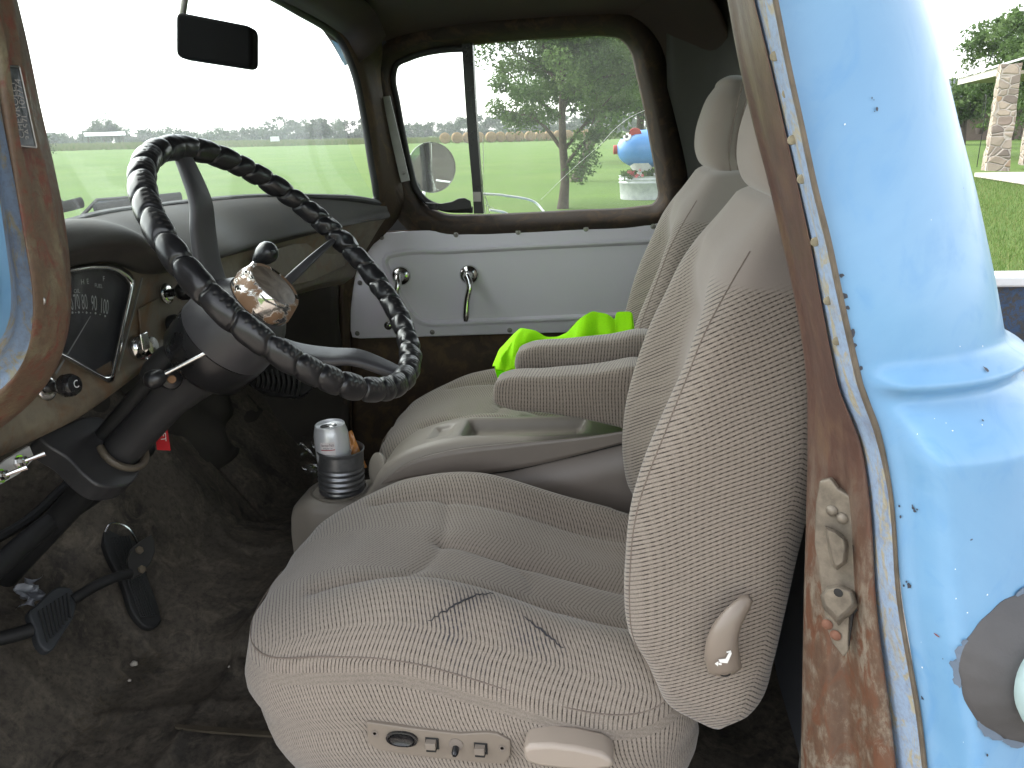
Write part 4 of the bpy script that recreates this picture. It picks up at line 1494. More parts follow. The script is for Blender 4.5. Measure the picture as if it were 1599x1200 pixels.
def build_column():
    ax = -NW
    mb = MB()
    mb.lathe(CW, ax, [(.205, .046), (.25, .036), (.285, .030), (.30, .0285), (.445, .0285)], 36)
    col = mb.build('steering_column', M_['grey_plastic'], TR)
    mb = MB()
    mb.lathe(CW, ax, [(.150, .060), (.151, .0685), (.160, .069), (.196, .066), (.206, .058), (.21, .045)], 48)
    mb.build('turn_signal_collar', M_['black_plastic'], col)
    # lower column through the floor
    MB().lathe(CW, ax, [(.44, .021), (.80, .021)], 20).build('lower_shaft', M_['black'], col)
    # shift rod beside it with its knuckle
    a, b = at(287, 533, y=.46), at(145, 697, y=.49)
    d = unit(b - a)
    mb = MB()
    mb.tube([a + d * .04, b], .0115, 14)
    mb.lathe(a - d * .012, d, [(0, .006), (.01, .014), (.022, .018), (.030, .020), (.034, .0165), (.04, .0165), (.05, .020), (.085, .021), (.10, .018), (.105, .010)], 24)
    mb.build('shift_tube', M_['black_rubber'], col)
    # turn-signal lever
    p0, p1 = at(338, 543, y=.425), at(252, 587, y=.395)
    d = unit(p1 - p0)
    mb = MB()
    mb.lathe(p0 - d * .004, d, [(0, .006), (.012, .006), (.013, .004)], 14, 0)
    mb.tube([p0, p1], .0030, 10, m=0)
    mb.lathe(p1 - d * .006, d, [(0, .004), (.004, .009), (.014, .013), (.022, .013), (.027, .009), (.030, .003)], 22, 1)
    mb.build('turn_signal_lever', [M_['chrome'], M_['black_plastic']], col)
    # short lever boss with rusty screw on the column
    p = at(266, 592, y=.44)
    mb = MB()
    mb.lathe(p, unit([.6, -.75, .2]), [(-.012, .013), (.008, .015), (.013, .013), (.016, .006)], 20, 0)
    mb.lathe(p, unit([.6, -.75, .2]), [(.015, .0065), (.019, .005)], 12, 1)
    mb.build('lever_boss', [M_['black_plastic'], simple('rusty_screw', (.22, .12, .06), .8)], col)
    # gear lever: stalk behind the hub with a black ball
    p0, p1 = at(375, 436, y=.60), at(402, 407, y=.62)
    d = unit(p1 - p0)
    mb = MB()
    mb.tube(crom(np.array([CW - NW * .18 + [0, .06, 0], at(352, 470, y=.57), p0, p1]), 20), .0042, 10, m=0)
    mb.lathe(p1 - d * .006, unit(d + np.array([.25, 0, .05])), [(0, .006), (.004, .009), (.016, .0155), (.026, .0175), (.034, .0155), (.040, .009), (.042, .002)], 24, 1)
    mb.build('gear_lever', [M_['chrome'], M_['black_plastic']], col)
    # bracket cover at the dash bottom with tan clamp ring
    o = CW - NW * .415
    n = NW
    out = [(62, 683), (100, 664), (142, 650), (160, 652), (176, 672), (196, 684), (217, 712), (218, 738), (206, 754), (184, 761), (152, 757), (132, 742), (104, 714), (74, 695)]
    P = np.array([at(*p, o=o, n=n) for p in out])
    P = crom(P, 60, True)
    MB().prism(P, -n * .035).build('column_cover', M_['grey_plastic'], dash_of(), bevel=.006)
    a = np.cross(n, [0, 1.0, 0])
    a = unit(a)
    b = np.cross(n, a)
    ring = np.array([o + n * .004 + .036 * (math.cos(t) * a + math.sin(t) * b) for t in np.linspace(-.6, 3.9, 40) + math.pi / 2])
    MB().tube(ring, .007, 10, flat=(1, .8)).build('column_clamp', simple('tan_clamp', (.11, .09, .065), .6, var=.3), col)


def dash_of():
    return bpy.data.objects['dashboard']


def build_wheel():
    nt_, ns = 1500, 40
    th = np.arange(nt_) * 360.0 / nt_
    ph = np.arange(ns) * 2 * math.pi / ns
    T, PH = np.meshgrid(th, ph, indexing='ij')
    tr = np.radians(T)
    # lacing grooves, slanted round the tube, irregular spacing
    G0 = np.cumsum(rng.uniform(7.2, 11.8, 60))
    G0 = G0[G0 < 356]
    d = np.full(T.shape, 99.0)
    seg = np.zeros(T.shape)
    warp = T + 1.9 * np.sin(PH + .6) + .5 * np.sin(3 * PH + T * .1)
    for g in np.r_[G0, 360.0 + G0[0], G0[-1] - 360]:
        dd = (warp - g)
        d = np.where(np.abs(dd) < np.abs(d), dd, d)
    groove = np.exp(-(d / .62)**2)
    puff = 1 - np.exp(-(d / 2.2)**2)
    # the lashed stretch near the far spoke
    lash = sm(T, 262, 268) * (1 - sm(T, 284, 292))
    cross = np.abs(np.sin(np.radians(T * 26) + PH * 2)) * np.abs(np.sin(np.radians(T * 26) - PH * 2))
    wr = .0003 * np.sin(T * .42 + 2 * np.sin(PH * 2)) * np.sin(PH * 2 + T * .11) + .0002 * np.sin(T * .9 + PH * 3)
    rad = .0153 + .0013 * puff - .0024 * groove + wr * (1 + 1.6 * ((T > 190) & (T < 262)))
    rad = rad + lash * (-.002 * cross + .0013)
    # punched holes in the plain half
    hole = np.zeros(T.shape)
    for i, g in enumerate(G0[:-1]):
        if not (12 < g < 245): continue
        w = G0[i + 1] - g
        if rng.random() < .25: continue
        for row, pp in enumerate((.9, 1.35, 1.8, 2.3)):
            for k in range(3):
                tt = g + w * (.28 + .22 * k + .08 * (row % 2)) - 1.9 * math.sin(pp + .6)
                dp_ = np.hypot((T - tt) * math.pi / 180 * RW, ((PH - pp + math.pi) % (2 * math.pi) - math.pi) * .018)
                hole = np.maximum(hole, np.exp(-(dp_ / .0016)**4))
    rad -= .0012 * hole
    e_r = np.cos(tr)[..., None] * AW + np.sin(tr)[..., None] * BW
    V = CW + e_r * (RW + rad * np.cos(PH))[..., None] + NW * (rad * np.sin(PH))[..., None]
    m = Mat('perforated_black_leather')
    n1 = m.noise(55, 5, .65)
    hol = m.n('Attribute', attribute_name='hole').outputs['Fac']
    c = m.mix(m.ramp(n1, [(.35, (0, 0, 0)), (.8, (1, 1, 1))]), (.008, .008, .009), (.021, .021, .023))
    c = m.mix(m.math('MULTIPLY', hol, .8), c, (.085, .08, .075))
    m.col(c).set(rough=.30, spec=.55)
    m.bump(m.noise(420, 3), .12, .0008)
    rim = mk('steering_wheel', V.reshape(-1, 3), gfaces(nt_, ns, True, True), m.m, TR, attr={'hole': hole.ravel()})
    # spokes: broad dished arms
    sg = simple('grey_spoke_paint', (.042, .041, .045), .42, var=.2, scale=9, bump=.08, bscale=220)
    for t0_, w in ((356, 1.0), (184, 1.0), (274, .28)):
        pts = [wp(t0_, 1.0, .002), wp(t0_, .86, .014), wp(t0_, .68, .034), wp(t0_, .56, .060), wp(t0_, .34, .098), wp(t0_, .18, .115)]
        C = crom(np.array(pts), 40)
        s = np.linspace(0, 1, 40)
        hw = np.interp(s, [0, .15, .5, .75, 1], [.013, .0185, .027, .029, .031]) * (w if w < 1 else 1)
        tang = unit(-math.sin(math.radians(t0_)) * AW + math.cos(math.radians(t0_)) * BW)
        T_ = np.gradient(C, axis=0)
        T_ /= np.linalg.norm(T_, axis=1)[:, None]
        nn = np.cross(T_, tang)
        q = np.arange(24) * 2 * math.pi / 24
        cx, cy = np.sign(np.cos(q)) * np.abs(np.cos(q))**.55, np.sign(np.sin(q)) * np.abs(np.sin(q))**.7
        tk = .0075 if w == 1 else .006
        G = C[:, None] + tang[None, None] * (hw[:, None] * cx[None])[..., None] + nn[:, None] * (tk * cy)[None, :, None]
        mk('spoke', G.reshape(-1, 3), gfaces(40, 24, False, True), sg if w == 1 else M_['dull_steel'] if False else sg, rim)
    MB().lathe(CW, -NW, [(.066, .020), (.072, .046), (.090, .058), (.108, .0655), (.13, .069), (.149, .0695), (.150, .05)], 56).build('wheel_hub', sg, rim)
    # horn ring: flaking chrome, ten-sided, with cloudy dished lens
    fl = Mat('flaking_chrome')
    f = fl.noise(38, 5, .6, .5)
    k = fl.ramp(f, [(.46, (0, 0, 0)), (.52, (1, 1, 1))])
    fl.col(fl.mix(k, (.70, .69, .66), (.20, .12, .07)))
    fl.set(rough=fl.math('MULTIPLY_ADD', k, .45, .12), metal=fl.math('SUBTRACT', 1.0, fl.math('MULTIPLY', k, .8)))
    fl.bump(k, .4, .001)
    mb = MB()
    prof = [(.078, .036), (.072, .044), (.063, .0475), (.053, .046), (.046, .0435), (.040, .042), (.0365, .0395), (.0375, .0355)]
    V = []
    N_ = 80
    for L, r in prof:
        for j in range(N_):
            t = 2 * math.pi * j / N_
            rr = r * (1 - (.045 if .05 < L < .07 else .006) * abs(math.sin(t * 5)))
            V.append(CW - NW * L + rr * (math.cos(t) * AW + math.sin(t) * BW))
    mb.add(V, gfaces(len(prof), N_, False, True))
    mb.build('horn_ring', fl.m, rim)
    ln = Mat('cloudy_brown_lens')
    f = ln.noise(30, 5, .6, 1.5)
    ln.col(ln.ramp(f, [(.3, (.07, .05, .038)), (.7, (.20, .16, .12))])).set(rough=.22, spec=.5)
    MB().lathe(CW, -NW, [(.038, .036), (.042, .031), (.045, .020), (.046, .001)], 48).build('horn_button', ln.m, rim)


build_column()
build_wheel()


# ------------------------------------------------------------------ driver side pillars and the blue cab corner
def build_driver_pillars():
    # windshield pillar (dog-leg) : rusty inner face, dark groove, blue-grey flange, blue outside
    c_in = [(-64, -330, .16), (-2, -40, .16), (22, 60, .16), (45, 170, .16), (66, 260, .16), (84, 350, .16), (94, 440, .16), (92, 520, .16), (70, 590, .16), (30, 645, .16), (-30, 690, .16), (-70, 715, .16)]
    c_r = [(-40, -330, .085), (4, -40, .085), (22, 70, .085), (40, 170, .085), (64, 270, .085), (84, 370, .085), (96, 450, .085), (97, 505, .085), (84, 565, .085), (50, 620, .085), (0, 662, .085), (-50, 690, .085)]
    c_m = [(-82, -330, .04), (-30, -40, .04), (-8, 70, .04), (8, 180, .04), (24, 280, .04), (40, 380, .04), (51, 450, .04), (52, 500, .04), (42, 550, .04), (18, 592, .04), (-30, 628, .04), (-70, 650, .04)]
    c_e = [(-104, -330, .05), (-52, -40, .05), (-30, 70, .05), (-10, 180, .05), (8, 290, .05), (24, 390, .05), (34, 455, .05), (34, 500, .05), (24, 540, .05), (0, 575, .05), (-40, 600, .05), (-80, 615, .05)]
    c_g = [(-110, -330, .02), (-62, -40, .02), (-42, 70, .02), (-22, 180, .02), (-4, 290, .02), (10, 390, .02), (17, 455, .02), (15, 495, .02), (4, 525, .02), (-18, 548, .02), (-60, 570, .02), (-90, 580, .02)]
    c_o = [(-138, -330, .0), (-90, -40, .0), (-70, 70, .0), (-50, 180, .0), (-30, 290, .0), (-12, 390, .0), (-2, 440, .0), (-4, 470, .0), (-16, 492, .0), (-40, 510, .0), (-80, 525, .0), (-110, 535, .0)]
    n = 90
    q = {k: crom(aty(v), n) for k, v in dict(i=c_in, r=c_r, m=c_m, e=c_e, g=c_g, o=c_o).items()}
    face = loft([q['i'] + [-.01, .03, 0], q['i'], q['i'] * .5 + q['r'] * .5 + [.002, -.01, 0], q['r'] + [0, .006, 0], q['r'], q['r'] * .7 + q['m'] * .3 + [.0, -.006, 0], q['r'] * .2 + q['m'] * .8 + [0, -.008, 0], q['m'], q['m'] + [0, .012, 0]], n, 40)
    A = sheet('driver_windshield_pillar', face, patina('olive_brown_pillar_paint', [(.155, .13, .08), (.105, .068, .043), (.135, .042, .028)], 16, .5, streak=(1.2, 1.2, .8), fine=.5, edge=(.51, .62), bump=.45), TR)
    st = loft([q['m'] + [0, .012, 0], q['m'] * .5 + q['e'] * .5 + [0, .012, 0], q['e'], q['e'] * .5 + q['g'] * .5 + [0, -.002, 0], q['g']], n, 20)
    sheet('pillar_flange', st, M_['jamb_strip'], A)
    ou = loft([q['g'], q['g'] * .6 + q['o'] * .4 + [0, -.01, 0], q['o'], q['o'] + [-.08, -.005, 0]], n, 14)
    sheet('pillar_outer_skin', ou, M_['blue'], A)
    # rivet
    MB().lathe(at(64, 470, y=.054), unit([.25, -1, .1]), [(0, .0042), (.0015, .004), (.003, .002)], 14).build('rivet', M_['dull_steel'], A)
    # identification plate riveted to the pillar
    cs = [(-4, 101), (20, 103), (48, 232), (17, 229)]
    P = np.array([at(px, py, y=yy) for (px, py), yy in zip(cs, (.056, .069, .069, .056))])
    nrm = unit(np.cross(P[1] - P[0], P[3] - P[0]))
    if np.dot(nrm, CAM - P[0]) < 0: nrm = -nrm
    P = P + nrm * .005
    pl = Mat('dull_stamped_plate')
    f = pl.noise(60, 5, .7)
    pl.col(pl.ramp(f, [(.35, (.045, .048, .05)), (.75, (.12, .13, .135))])).set(rough=.38, metal=.7)
    pl.bump(f, .2, .001)
    plate = MB().prism(P, nrm * .0012).build('id_plate', pl.m, A, smooth=False)
    ex = unit((P[0] + P[1]) / 2 - (P[3] + P[2]) / 2)
    ey = unit(np.cross(nrm, ex))
    mb = MB()
    ctr = P.mean(0) + nrm * .0018
    w = np.linalg.norm(P[1] - P[0])
    mb.add(*text_geo('CHEVROLET', .0078, ctr + ey * w * .22 - ex * .002, ex, ey))
    mb.add(*text_geo('3A57L 107774', .0078, ctr - ey * w * .22 - ex * .002, ex, ey))
    mb.build('plate_lettering', simple('rubbed_letters', (.30, .285, .265), .5, .3, var=.2, bump=0), plate, smooth=False)
    mb = MB()
    for a, b in ((0, 1), (1, 2), (2, 3), (3, 0)):
        mb.tube([P[a] * .97 + ctr * .03 + nrm * .0015, P[b] * .97 + ctr * .03 + nrm * .0015], .0008, 6)
    mb.build('plate_rim', M_['dull_steel'], plate)

    # rear door pillar (jamb)
    J0 = [(1076, -330), (1138, -40), (1145, 0), (1163, 100), (1186, 200), (1212, 300), (1229, 375), (1246, 450), (1262, 540), (1269, 600), (1271, 700), (1269, 800), (1265, 937), (1261, 1125), (1259, 1230)]
    J1 = [(1106, -330), (1168, -40), (1178, 0), (1203, 100), (1226, 200), (1249, 300), (1265, 375), (1279, 450), (1296, 540), (1309, 600), (1346, 700), (1358, 780), (1368, 937), (1392, 1125), (1404, 1230)]
    J2 = [(1136, -330), (1198, -40), (1206, 0), (1226, 100), (1248, 200), (1269, 300), (1288, 375), (1304, 450), (1324, 540), (1338, 600), (1366, 680), (1383, 750), (1400, 937), (1431, 1125), (1443, 1230)]
    J3 = [(1143, -330), (1205, -40), (1213, 0), (1233, 100), (1255, 200), (1277, 300), (1296, 375), (1312, 450), (1332, 540), (1346, 600), (1372, 670), (1389, 750), (1406, 937), (1438, 1125), (1450, 1230)]
    n = 130
    j0 = crom(aty([(*p, .13) for p in J0]), n)
    j1 = crom(aty([(*p, .055) for p in J1]), n)
    j2 = crom(aty([(*p, .032) for p in J2]), n)
    j3 = crom(aty([(*p, .026) for p in J3]), n)
    s = np.linspace(0, 1, n)[:, None]
    low = sm(s, .52, .68)
    groove = np.array([0, .012, 0])
    g = [j0 + [.01, .05, 0], j0 + [-.002, .01, 0], j0, j0 * .75 + j1 * .25 + [0, -.008, 0],
         j0 * .45 + j1 * .55 + low * np.array([0.0, .016, 0]) + [0, -.006, 0], j0 * .2 + j1 * .8 + low * np.array([0, -.004, 0]) + [0, -.004, 0], j1, j1 + groove]
    m_low = Mat('two_zone_jamb_paint')
    zz = m_low.n('SeparateXYZ')
    m_low.l(m_low.co.outputs['Object'], zz.inputs[0])
    v = m_low.scaled((1.3, 1.3, .6))
    f1 = m_low.noise(15, 10, .78, .2, v)
    f2 = m_low.noise(34, 8, .72, 1.0, v)
    f3 = m_low.noise(90, 5, .7)
    c1 = m_low.ramp(f1, [(.35, (.050, .026, .021)), (.5, (.072, .037, .028)), (.70, (.125, .078, .046))])
    c2 = m_low.ramp(f1, [(.33, (.065, .033, .021)), (.46, (.092, .055, .035)), (.56, (.185, .16, .125)), (.7, (.12, .075, .045))])
    c2 = m_low.mix(m_low.ramp(f2, [(.5, (0, 0, 0)), (.58, (1, 1, 1))]), c2, (.10, .044, .024))
    k = m_low.n('MapRange')
    m_low.l(m_low.math('ADD', zz.outputs[2], m_low.math('MULTIPLY', f1, .16)), k.inputs[0])
    k.inputs[1].default_value, k.inputs[2].default_value = 1.18, 1.34
    c = m_low.mix(k.outputs[0], c2, c1)
    c = m_low.mix(m_low.math('MULTIPLY', m_low.ramp(f3, [(.5, (0, 0, 0)), (.72, (1, 1, 1))]), .3), c, (.04, .03, .025))
    m_low.col(c).set(rough=m_low.math('MULTIPLY_ADD', f2, .4, .22), spec=.5)
    m_low.bump(m_low.math('ADD', f2, f3), .25, .0015)
    B = sheet('rear_door_pillar', loft(g, n, 44), m_low.m, TR)
    st = loft([j1 + groove, j1 * .8 + j2 * .2 + groove * .9, j1 * .4 + j2 * .6 + [0, .004, 0], j2], n, 16)
    sheet('weld_flange', st, M_['jamb_strip'], B)
    ed = loft([j2, j2 * .5 + j3 * .5 + [0, -.004, 0], j3 + [.001, .0, 0]], n, 8)
    sheet('flange_edge', ed, simple('ochre_rust_edge', (.14, .112, .08), .7, var=.6, scale=30, bump=.4, bscale=120), B)
    # spot welds
    weldm = simple('cream_weld_rust', (.27, .24, .16), .8, var=.5, scale=90, bump=.5)
    for px, py in ((1210, 88), (1229, 146), (1237, 219), (1252, 280), (1273, 378), (1293, 470), (1307, 533)):
        MB().lathe(at(px, py, y=.046), unit([-.1, -1, 0]), [(0, .0034), (.0006, .0030), (.0009, .001)], 12).build('spot_weld', weldm, B)

    # --- door header between the two pillars, under the roof edge
    t0_, t1_ = q['r'][0], j1[0]
    zt = min(t0_[2], t1_[2])
    hx = np.linspace(t0_[0] - .06, t1_[0] + .10, 30)
    prof_h = [(.10, zt - .005), (.075, zt - .022), (.045, zt - .022), (.03, zt - .012), (.012, zt - .012), (.0, zt + .01), (.0, zt + .07), (.04, zt + .10)]
    Gh = np.array([[(x, yy, zz_) for x in hx] for yy, zz_ in prof_h])
    sheet('door_header', Gh, M_['jamb_strip'], TR, solid=-.004)

    # --- blue outer corner
    ed = np.array(J3, float)
    E3 = np.array([at(*p, y=.028) for p in ed])
    zE, xE = E3[::-1, 2], E3[::-1, 0]
    sil = np.array([(1395, -330), (1463, -40), (1469, 0), (1495, 100), (1513, 200), (1533, 300), (1546, 375), (1559, 450), (1573, 535), (1580, 560)], float)
    S = np.array([at(*p, y=.115) for p in sil])
    zS, xS = S[::-1, 2], S[::-1, 0]
    zr = 1.318
    zs = np.r_[np.linspace(.62, 1.22, 50)[:-1], np.linspace(1.22, 1.34, 44)[:-1], np.linspace(1.34, 1.76, 50)]
    th = np.linspace(0, 1, 60)
    G = np.zeros((len(zs), 66, 3))
    for i, z in enumerate(zs):
        xe = np.interp(z, zE, xE)
        xs = np.interp(z, zS, xS, left=xS[0] + (zS[0] - z) * .12)
        # outward bulge of the beltline and lower body
        o = .012 * math.exp(-((z - zr) / .008)**2) + .030 * (1 - sm(z, zr - .055, zr - .004)) + .012 * (1 - sm(z, 1.0, 1.25))
        ye = .028 + .03 * sm(z, 1.34, 1.65)
        Lx = (xs - xe) / .93 + o * 1.3
        Ly = .155
        t = th * math.pi / 2
        px = xe + .001 + Lx * np.sin(t)**.92
        py = ye + Ly * (1 - np.cos(t)**.92)
        fo = sm(th, 0, .10)
        nx_, ny_ = np.sin(t), -np.cos(t)
        px = px + 0 * fo
        py = py + ny_ * o * fo
        G[i, :60, 0], G[i, :60, 1], G[i, :60, 2] = px, py, z
        for kx in range(6):
            G[i, 60 + kx] = (px[-1], py[-1] + .05 * (kx + 1), z)
    for i, z in enumerate(zs):       # let the last rows run in behind the cab
        pass
    corner = sheet('cab_corner', G, M_['blue'], TR)
    # outside of the back of the cab, and roof skin
    xb = G[:, -1, 0]
    yb = G[:, -1, 1]
    Bk = np.array([[(xb[i] + (.085 * (1 - sm(zs[i], 1.2, 1.34)) * 0 + .10) * math.sin(t * math.pi) ** .8, yb[i] + t * (1.54 - yb[i]), zs[i]) for t in np.linspace(0, 1, 40)] for i in range(len(zs))])
    a, b = Bk.shape[:2]
    F = [f for f in gfaces(a, b) if not (lambda c: .42 < c[1] < 1.10 and 1.34 < c[2] < 1.62)(Bk.reshape(-1, 3)[list(f)].mean(0))]
    mk('cab_back', Bk.reshape(-1, 3), F, M_['blue'], TR)
    xs_ = np.linspace(-.69, .35, 40)
    ys_ = np.linspace(-.01, 1.53, 50)
    X, Y = np.meshgrid(xs_, ys_, indexing='ij')
    v = (Y - .76) / .77
    u = (X + .12) / .57
    Z = 1.90 - .14 * np.abs(v)**4 - .08 * np.clip(-u, 0, 1)**3 - .14 * np.clip(u, 0, 1)**4
    sheet('roof_skin', np.stack([X, Y, Z], -1), M_['blue'], TR, solid=.01)

    # --- chips of missing paint along the edge and on the panel
    def on_skin(px, py):
        """where a sight line meets the corner skin"""
        k = ray(px, py)
        best = None
        P = G[:, :60].reshape(-1, 3) - CAM
        t = P @ k / (k @ k)
        d = np.linalg.norm(P - t[:, None] * k, axis=1)
        j = np.argmin(d + 1e6 * (t < 0) + .05 * t)
        i0, j0_ = divmod(j, 60)
        i0 = min(max(i0, 1), len(zs) - 2)
        j0_ = min(max(j0_, 1), 58)
        nn = unit(np.cross(G[i0, j0_ + 1] - G[i0, j0_ - 1], G[i0 + 1, j0_] - G[i0 - 1, j0_]))
        if np.dot(nn, CAM - G[i0, j0_]) < 0: nn = -nn
        p0 = G[i0, j0_]
        return at(px, py, o=p0, n=nn), nn

    def chip(mb, px, py, r, m=0, asp=1.0, k=9):
        p, nn = on_skin(px, py)
        a = unit(np.cross(nn, [0, 0, 1.0]))
        b = np.cross(nn, a)
        th = np.arange(k) * 2 * math.pi / k + rng.random() * 3
        rr = r / FPX * np.dot(p - CAM, fw) * rng.uniform(.6, 1.25, k)
        mb.add(p + nn * .0012 + (np.cos(th) * rr)[:, None] * a + (np.sin(th) * rr * asp)[:, None] * b, [tuple(range(k))], m)
    chm = [simple('dark_chip', (.035, .04, .055), .6, bump=0), simple('red_primer_chip', (.22, .05, .04), .7, bump=0), simple('white_fleck', (.8, .82, .84), .6, bump=0)]

    class One:
        def add(s, V, F, m):
            mk('paint_chip', V, F, chm[m], corner, smooth=False)
    mb = One()
    for px, py, r in ((1366, 172, 2.2), (1358, 154, 1), (1361, 157, .8), (1362, 175, .9), (1425, 793, 3.0), (1428, 798, 2.4), (1432, 795, 1.6), (1424, 789, 1.2), (1410, 914, 2), (1418, 913, 3.2), (1414, 908, 1.4), (1537, 579, 3.5), (1500, 295, 1.0), (1531, 658, 1.6),
                      (1403, 790, 1.6), (1405, 806, 1.5), (1312, 430, 4), (1317, 462, 4), (1321, 480, 4), (1328, 520, 4), (1331, 540, 4.5), (1341, 575, 3), (1346, 610, 2.5), (1437, 1088, 5), (1439, 1145, 5), (1440, 1180, 4), (1538, 1178, 1.8), (1472, 1028, 1.0)):
        chip(mb, px + 2, py, r, 0, rng.uniform(.8, 2.2))
    for px, py, r in ((1464, 991, 5.0), ):
        chip(mb, px, py, r, 1, .4)
    for px, py in ((1497, 541), (1532, 541), (1433, 678), (1458, 655), (1476, 662), (1486, 674), (1532, 665), (1491, 888), (1492, 934), (1440, 1002), (1441, 1041), (1506, 1158), (1318, 195), (1452, 344), (1540, 928), (1509, 956)):
        chip(mb, px, py, rng.uniform(.6, 1.3), 2, rng.uniform(1, 1.8))
    # --- fuel filler: rubber boot and cap
    arc = np.concatenate([np.zeros((len(zs), 1)), np.cumsum(np.linalg.norm(np.diff(G, axis=1), axis=2), axis=1)], 1)

    def skin(sv, z):
        """point and normal on the skin at arc length sv from the door edge, height z"""
        def pt(s_, z_):
            fi = np.interp(z_, zs, np.arange(len(zs)))
            i_ = int(min(max(fi, 0), len(zs) - 2))
            f_ = fi - i_
            A_ = np.array([np.interp(s_, arc[i_], G[i_, :, k_]) for k_ in range(3)])
            B_ = np.array([np.interp(s_, arc[i_ + 1], G[i_ + 1, :, k_]) for k_ in range(3)])
            return A_ * (1 - f_) + B_ * f_
        p0 = pt(sv, z)
        du, dv = pt(sv + .006, z) - pt(sv - .006, z), pt(sv, z + .008) - pt(sv, z - .008)
        return p0, unit(np.cross(du, dv))

    def s_of(px, py):
        P_ = G.reshape(-1, 3) - CAM
        k_ = ray(px, py)
        t_ = P_ @ k_ / (k_ @ k_)
        d_ = np.linalg.norm(P_ - t_[:, None] * k_, axis=1) + .05 * t_
        i_, j_ = divmod(int(np.argmin(d_)), G.shape[1])
        return arc[i_, j_], zs[i_]
    sL, zL = s_of(1504, 1058)
    Rb = .059
    sC, zC = sL + Rb, zL
    N_ = 80
    mb = MB()
    V = []
    for L, r in [(-.004, 1.045), (.0008, 1.04), (.003, 1.0), (.005, .96), (.010, .85), (.016, .7), (.020, .55), (.021, .3), (.021, .05)]:
        for j in range(N_):
            t = 2 * math.pi * j / N_
            w = r * Rb * (1 + .012 * math.sin(t * 7 + 1) + .008 * math.sin(t * 17))
            p_, n_ = skin(sC + w * math.cos(t), zC + w * 1.02 * math.sin(t))
            V.append(p_ + n_ * L)
    mb.add(V, gfaces(9, N_, False, True))
    rub = simple('worn_grey_rubber', (.070, .068, .070), .75, var=.35, scale=14, bump=.4, bscale=160)
    boot = mb.build('filler_boot', rub, corner)
    tape = simple('torn_grey_tape', (.12, .16, .22), .7, bump=0)
    for _ in range(22):
        t = rng.uniform(1.3, 5.0)
        tw, th_ = rng.uniform(.004, .010), rng.uniform(.0025, .005)
        th = np.arange(9) * 2 * math.pi / 9
        P_ = []
        for a_ in th:
            rr_ = Rb * 1.05 + th_ * math.sin(a_) * rng.uniform(.6, 1.2)
            tt_ = t + tw / Rb * math.cos(a_) * rng.uniform(.6, 1.2)
            p_, n_ = skin(sC + rr_ * math.cos(tt_), zC + rr_ * 1.02 * math.sin(tt_))
            P_.append(p_ + n_ * .0016)
        mk('torn_tape', P_, [tuple(range(9))], tape, boot, smooth=False)
    sA, zA = s_of(1588, 1044)
    pc_, nc_ = skin(sA + .008, zA)
    cc = pc_ + nc_ * .017
    mb = MB()
    mb.lathe(cc, nc_, [(0, .034), (.006, .0385), (.016, .0385), (.020, .036)], 60, 0)
    mb.lathe(cc, nc_, [(.0195, .0355), (.023, .034), (.0235, .02), (.0235, .001)], 60, 1)
    cap = mb.build('filler_cap', [simple('green_grey_cap_rim', (.30, .40, .40), .4), simple('white_cap_top', (.85, .85, .84), .4, bump=0)], corner)
    a = unit(np.cross(nc_, [0, 0, 1.0]))
    b = np.cross(nc_, a)
    q = cc + nc_ * .0245 - a * .022 - b * .016
    if np.dot(a, rt) < 0:
        q = cc + nc_ * .0245 + a * .022 - b * .016
    mk('cap_mark', np.array([q, q + a * .012 + b * .004, q + a * .013 - b * .004, q + a * .004 - b * .006]), [(0, 1, 2, 3)], simple('purple_mark', (.22, .14, .30), .5, bump=0), cap, smooth=False)

    # --- striker plate bolted on the jamb
    def jp(px, py, off=0.0):
        # point on the jamb face (plane through its middle), lifted toward the camera
        o = at(1300, 900, y=.088)
        nn_ = unit(np.array([-.55, -.83, .0]))
        return at(px, py, o=o + nn_ * off, n=nn_)
    nj = unit(np.array([-.55, -.83, .0]))
    tanm = simple('tan_zinc_striker', (.22, .19, .15), .5, .35, var=.6, scale=45, bump=.4, bscale=120)
    pl = [(1279, 752), (1296, 748), (1308, 764), (1327, 776), (1333, 795), (1334, 850), (1346, 874), (1342, 950), (1327, 960), (1324, 1018), (1317, 1027), (1300, 1006), (1290, 980), (1283, 935), (1277, 880), (1271, 850), (1273, 790)]
    sp = MB().prism(np.array([jp(*p, .003) for p in pl]), -nj * .006).build('striker_plate', tanm, B, bevel=.0015, smooth=False)
    dk = [(1331, 852), (1345, 872), (1349, 905), (1343, 952), (1328, 962), (1325, 1010), (1331, 968), (1336, 930), (1337, 890)]
    MB().prism(np.array([jp(*p, .0045) for p in dk]), -nj * .003).build('striker_recess', M_['black'], sp, smooth=False)
    def ridge(name, low, high, h, base=.003):
        """a pressed lug: outline low at the plate, outline high lifted by h"""
        n_ = 40
        a_ = resamp(np.array(low, float), n_, True)
        b_ = resamp(np.array(high, float), n_, True)
        rings = [np.array([jp(*p, base) for p in a_])]
        for t, q in ((.35, .7), (.75, .95), (1, 1)):
            rings.append(np.array([jp(*(p0 * (1 - t) + p1 * t), base + h * q) for p0, p1 in zip(a_, b_)]))
        k_ = len(rings)
        return mk(name, np.vstack(rings), gfaces(k_, n_, False, True) + [tuple((k_ - 1) * n_ + j for j in range(n_))], tanm, sp, sharp=50)
    ridge('striker_wedge', [(1288, 822), (1306, 828), (1323, 842), (1326, 856), (1322, 880), (1306, 891), (1299, 884), (1293, 858)], [(1292, 828), (1304, 833), (1316, 843), (1318, 856), (1315, 878), (1306, 884), (1303, 878), (1298, 856)], .014)
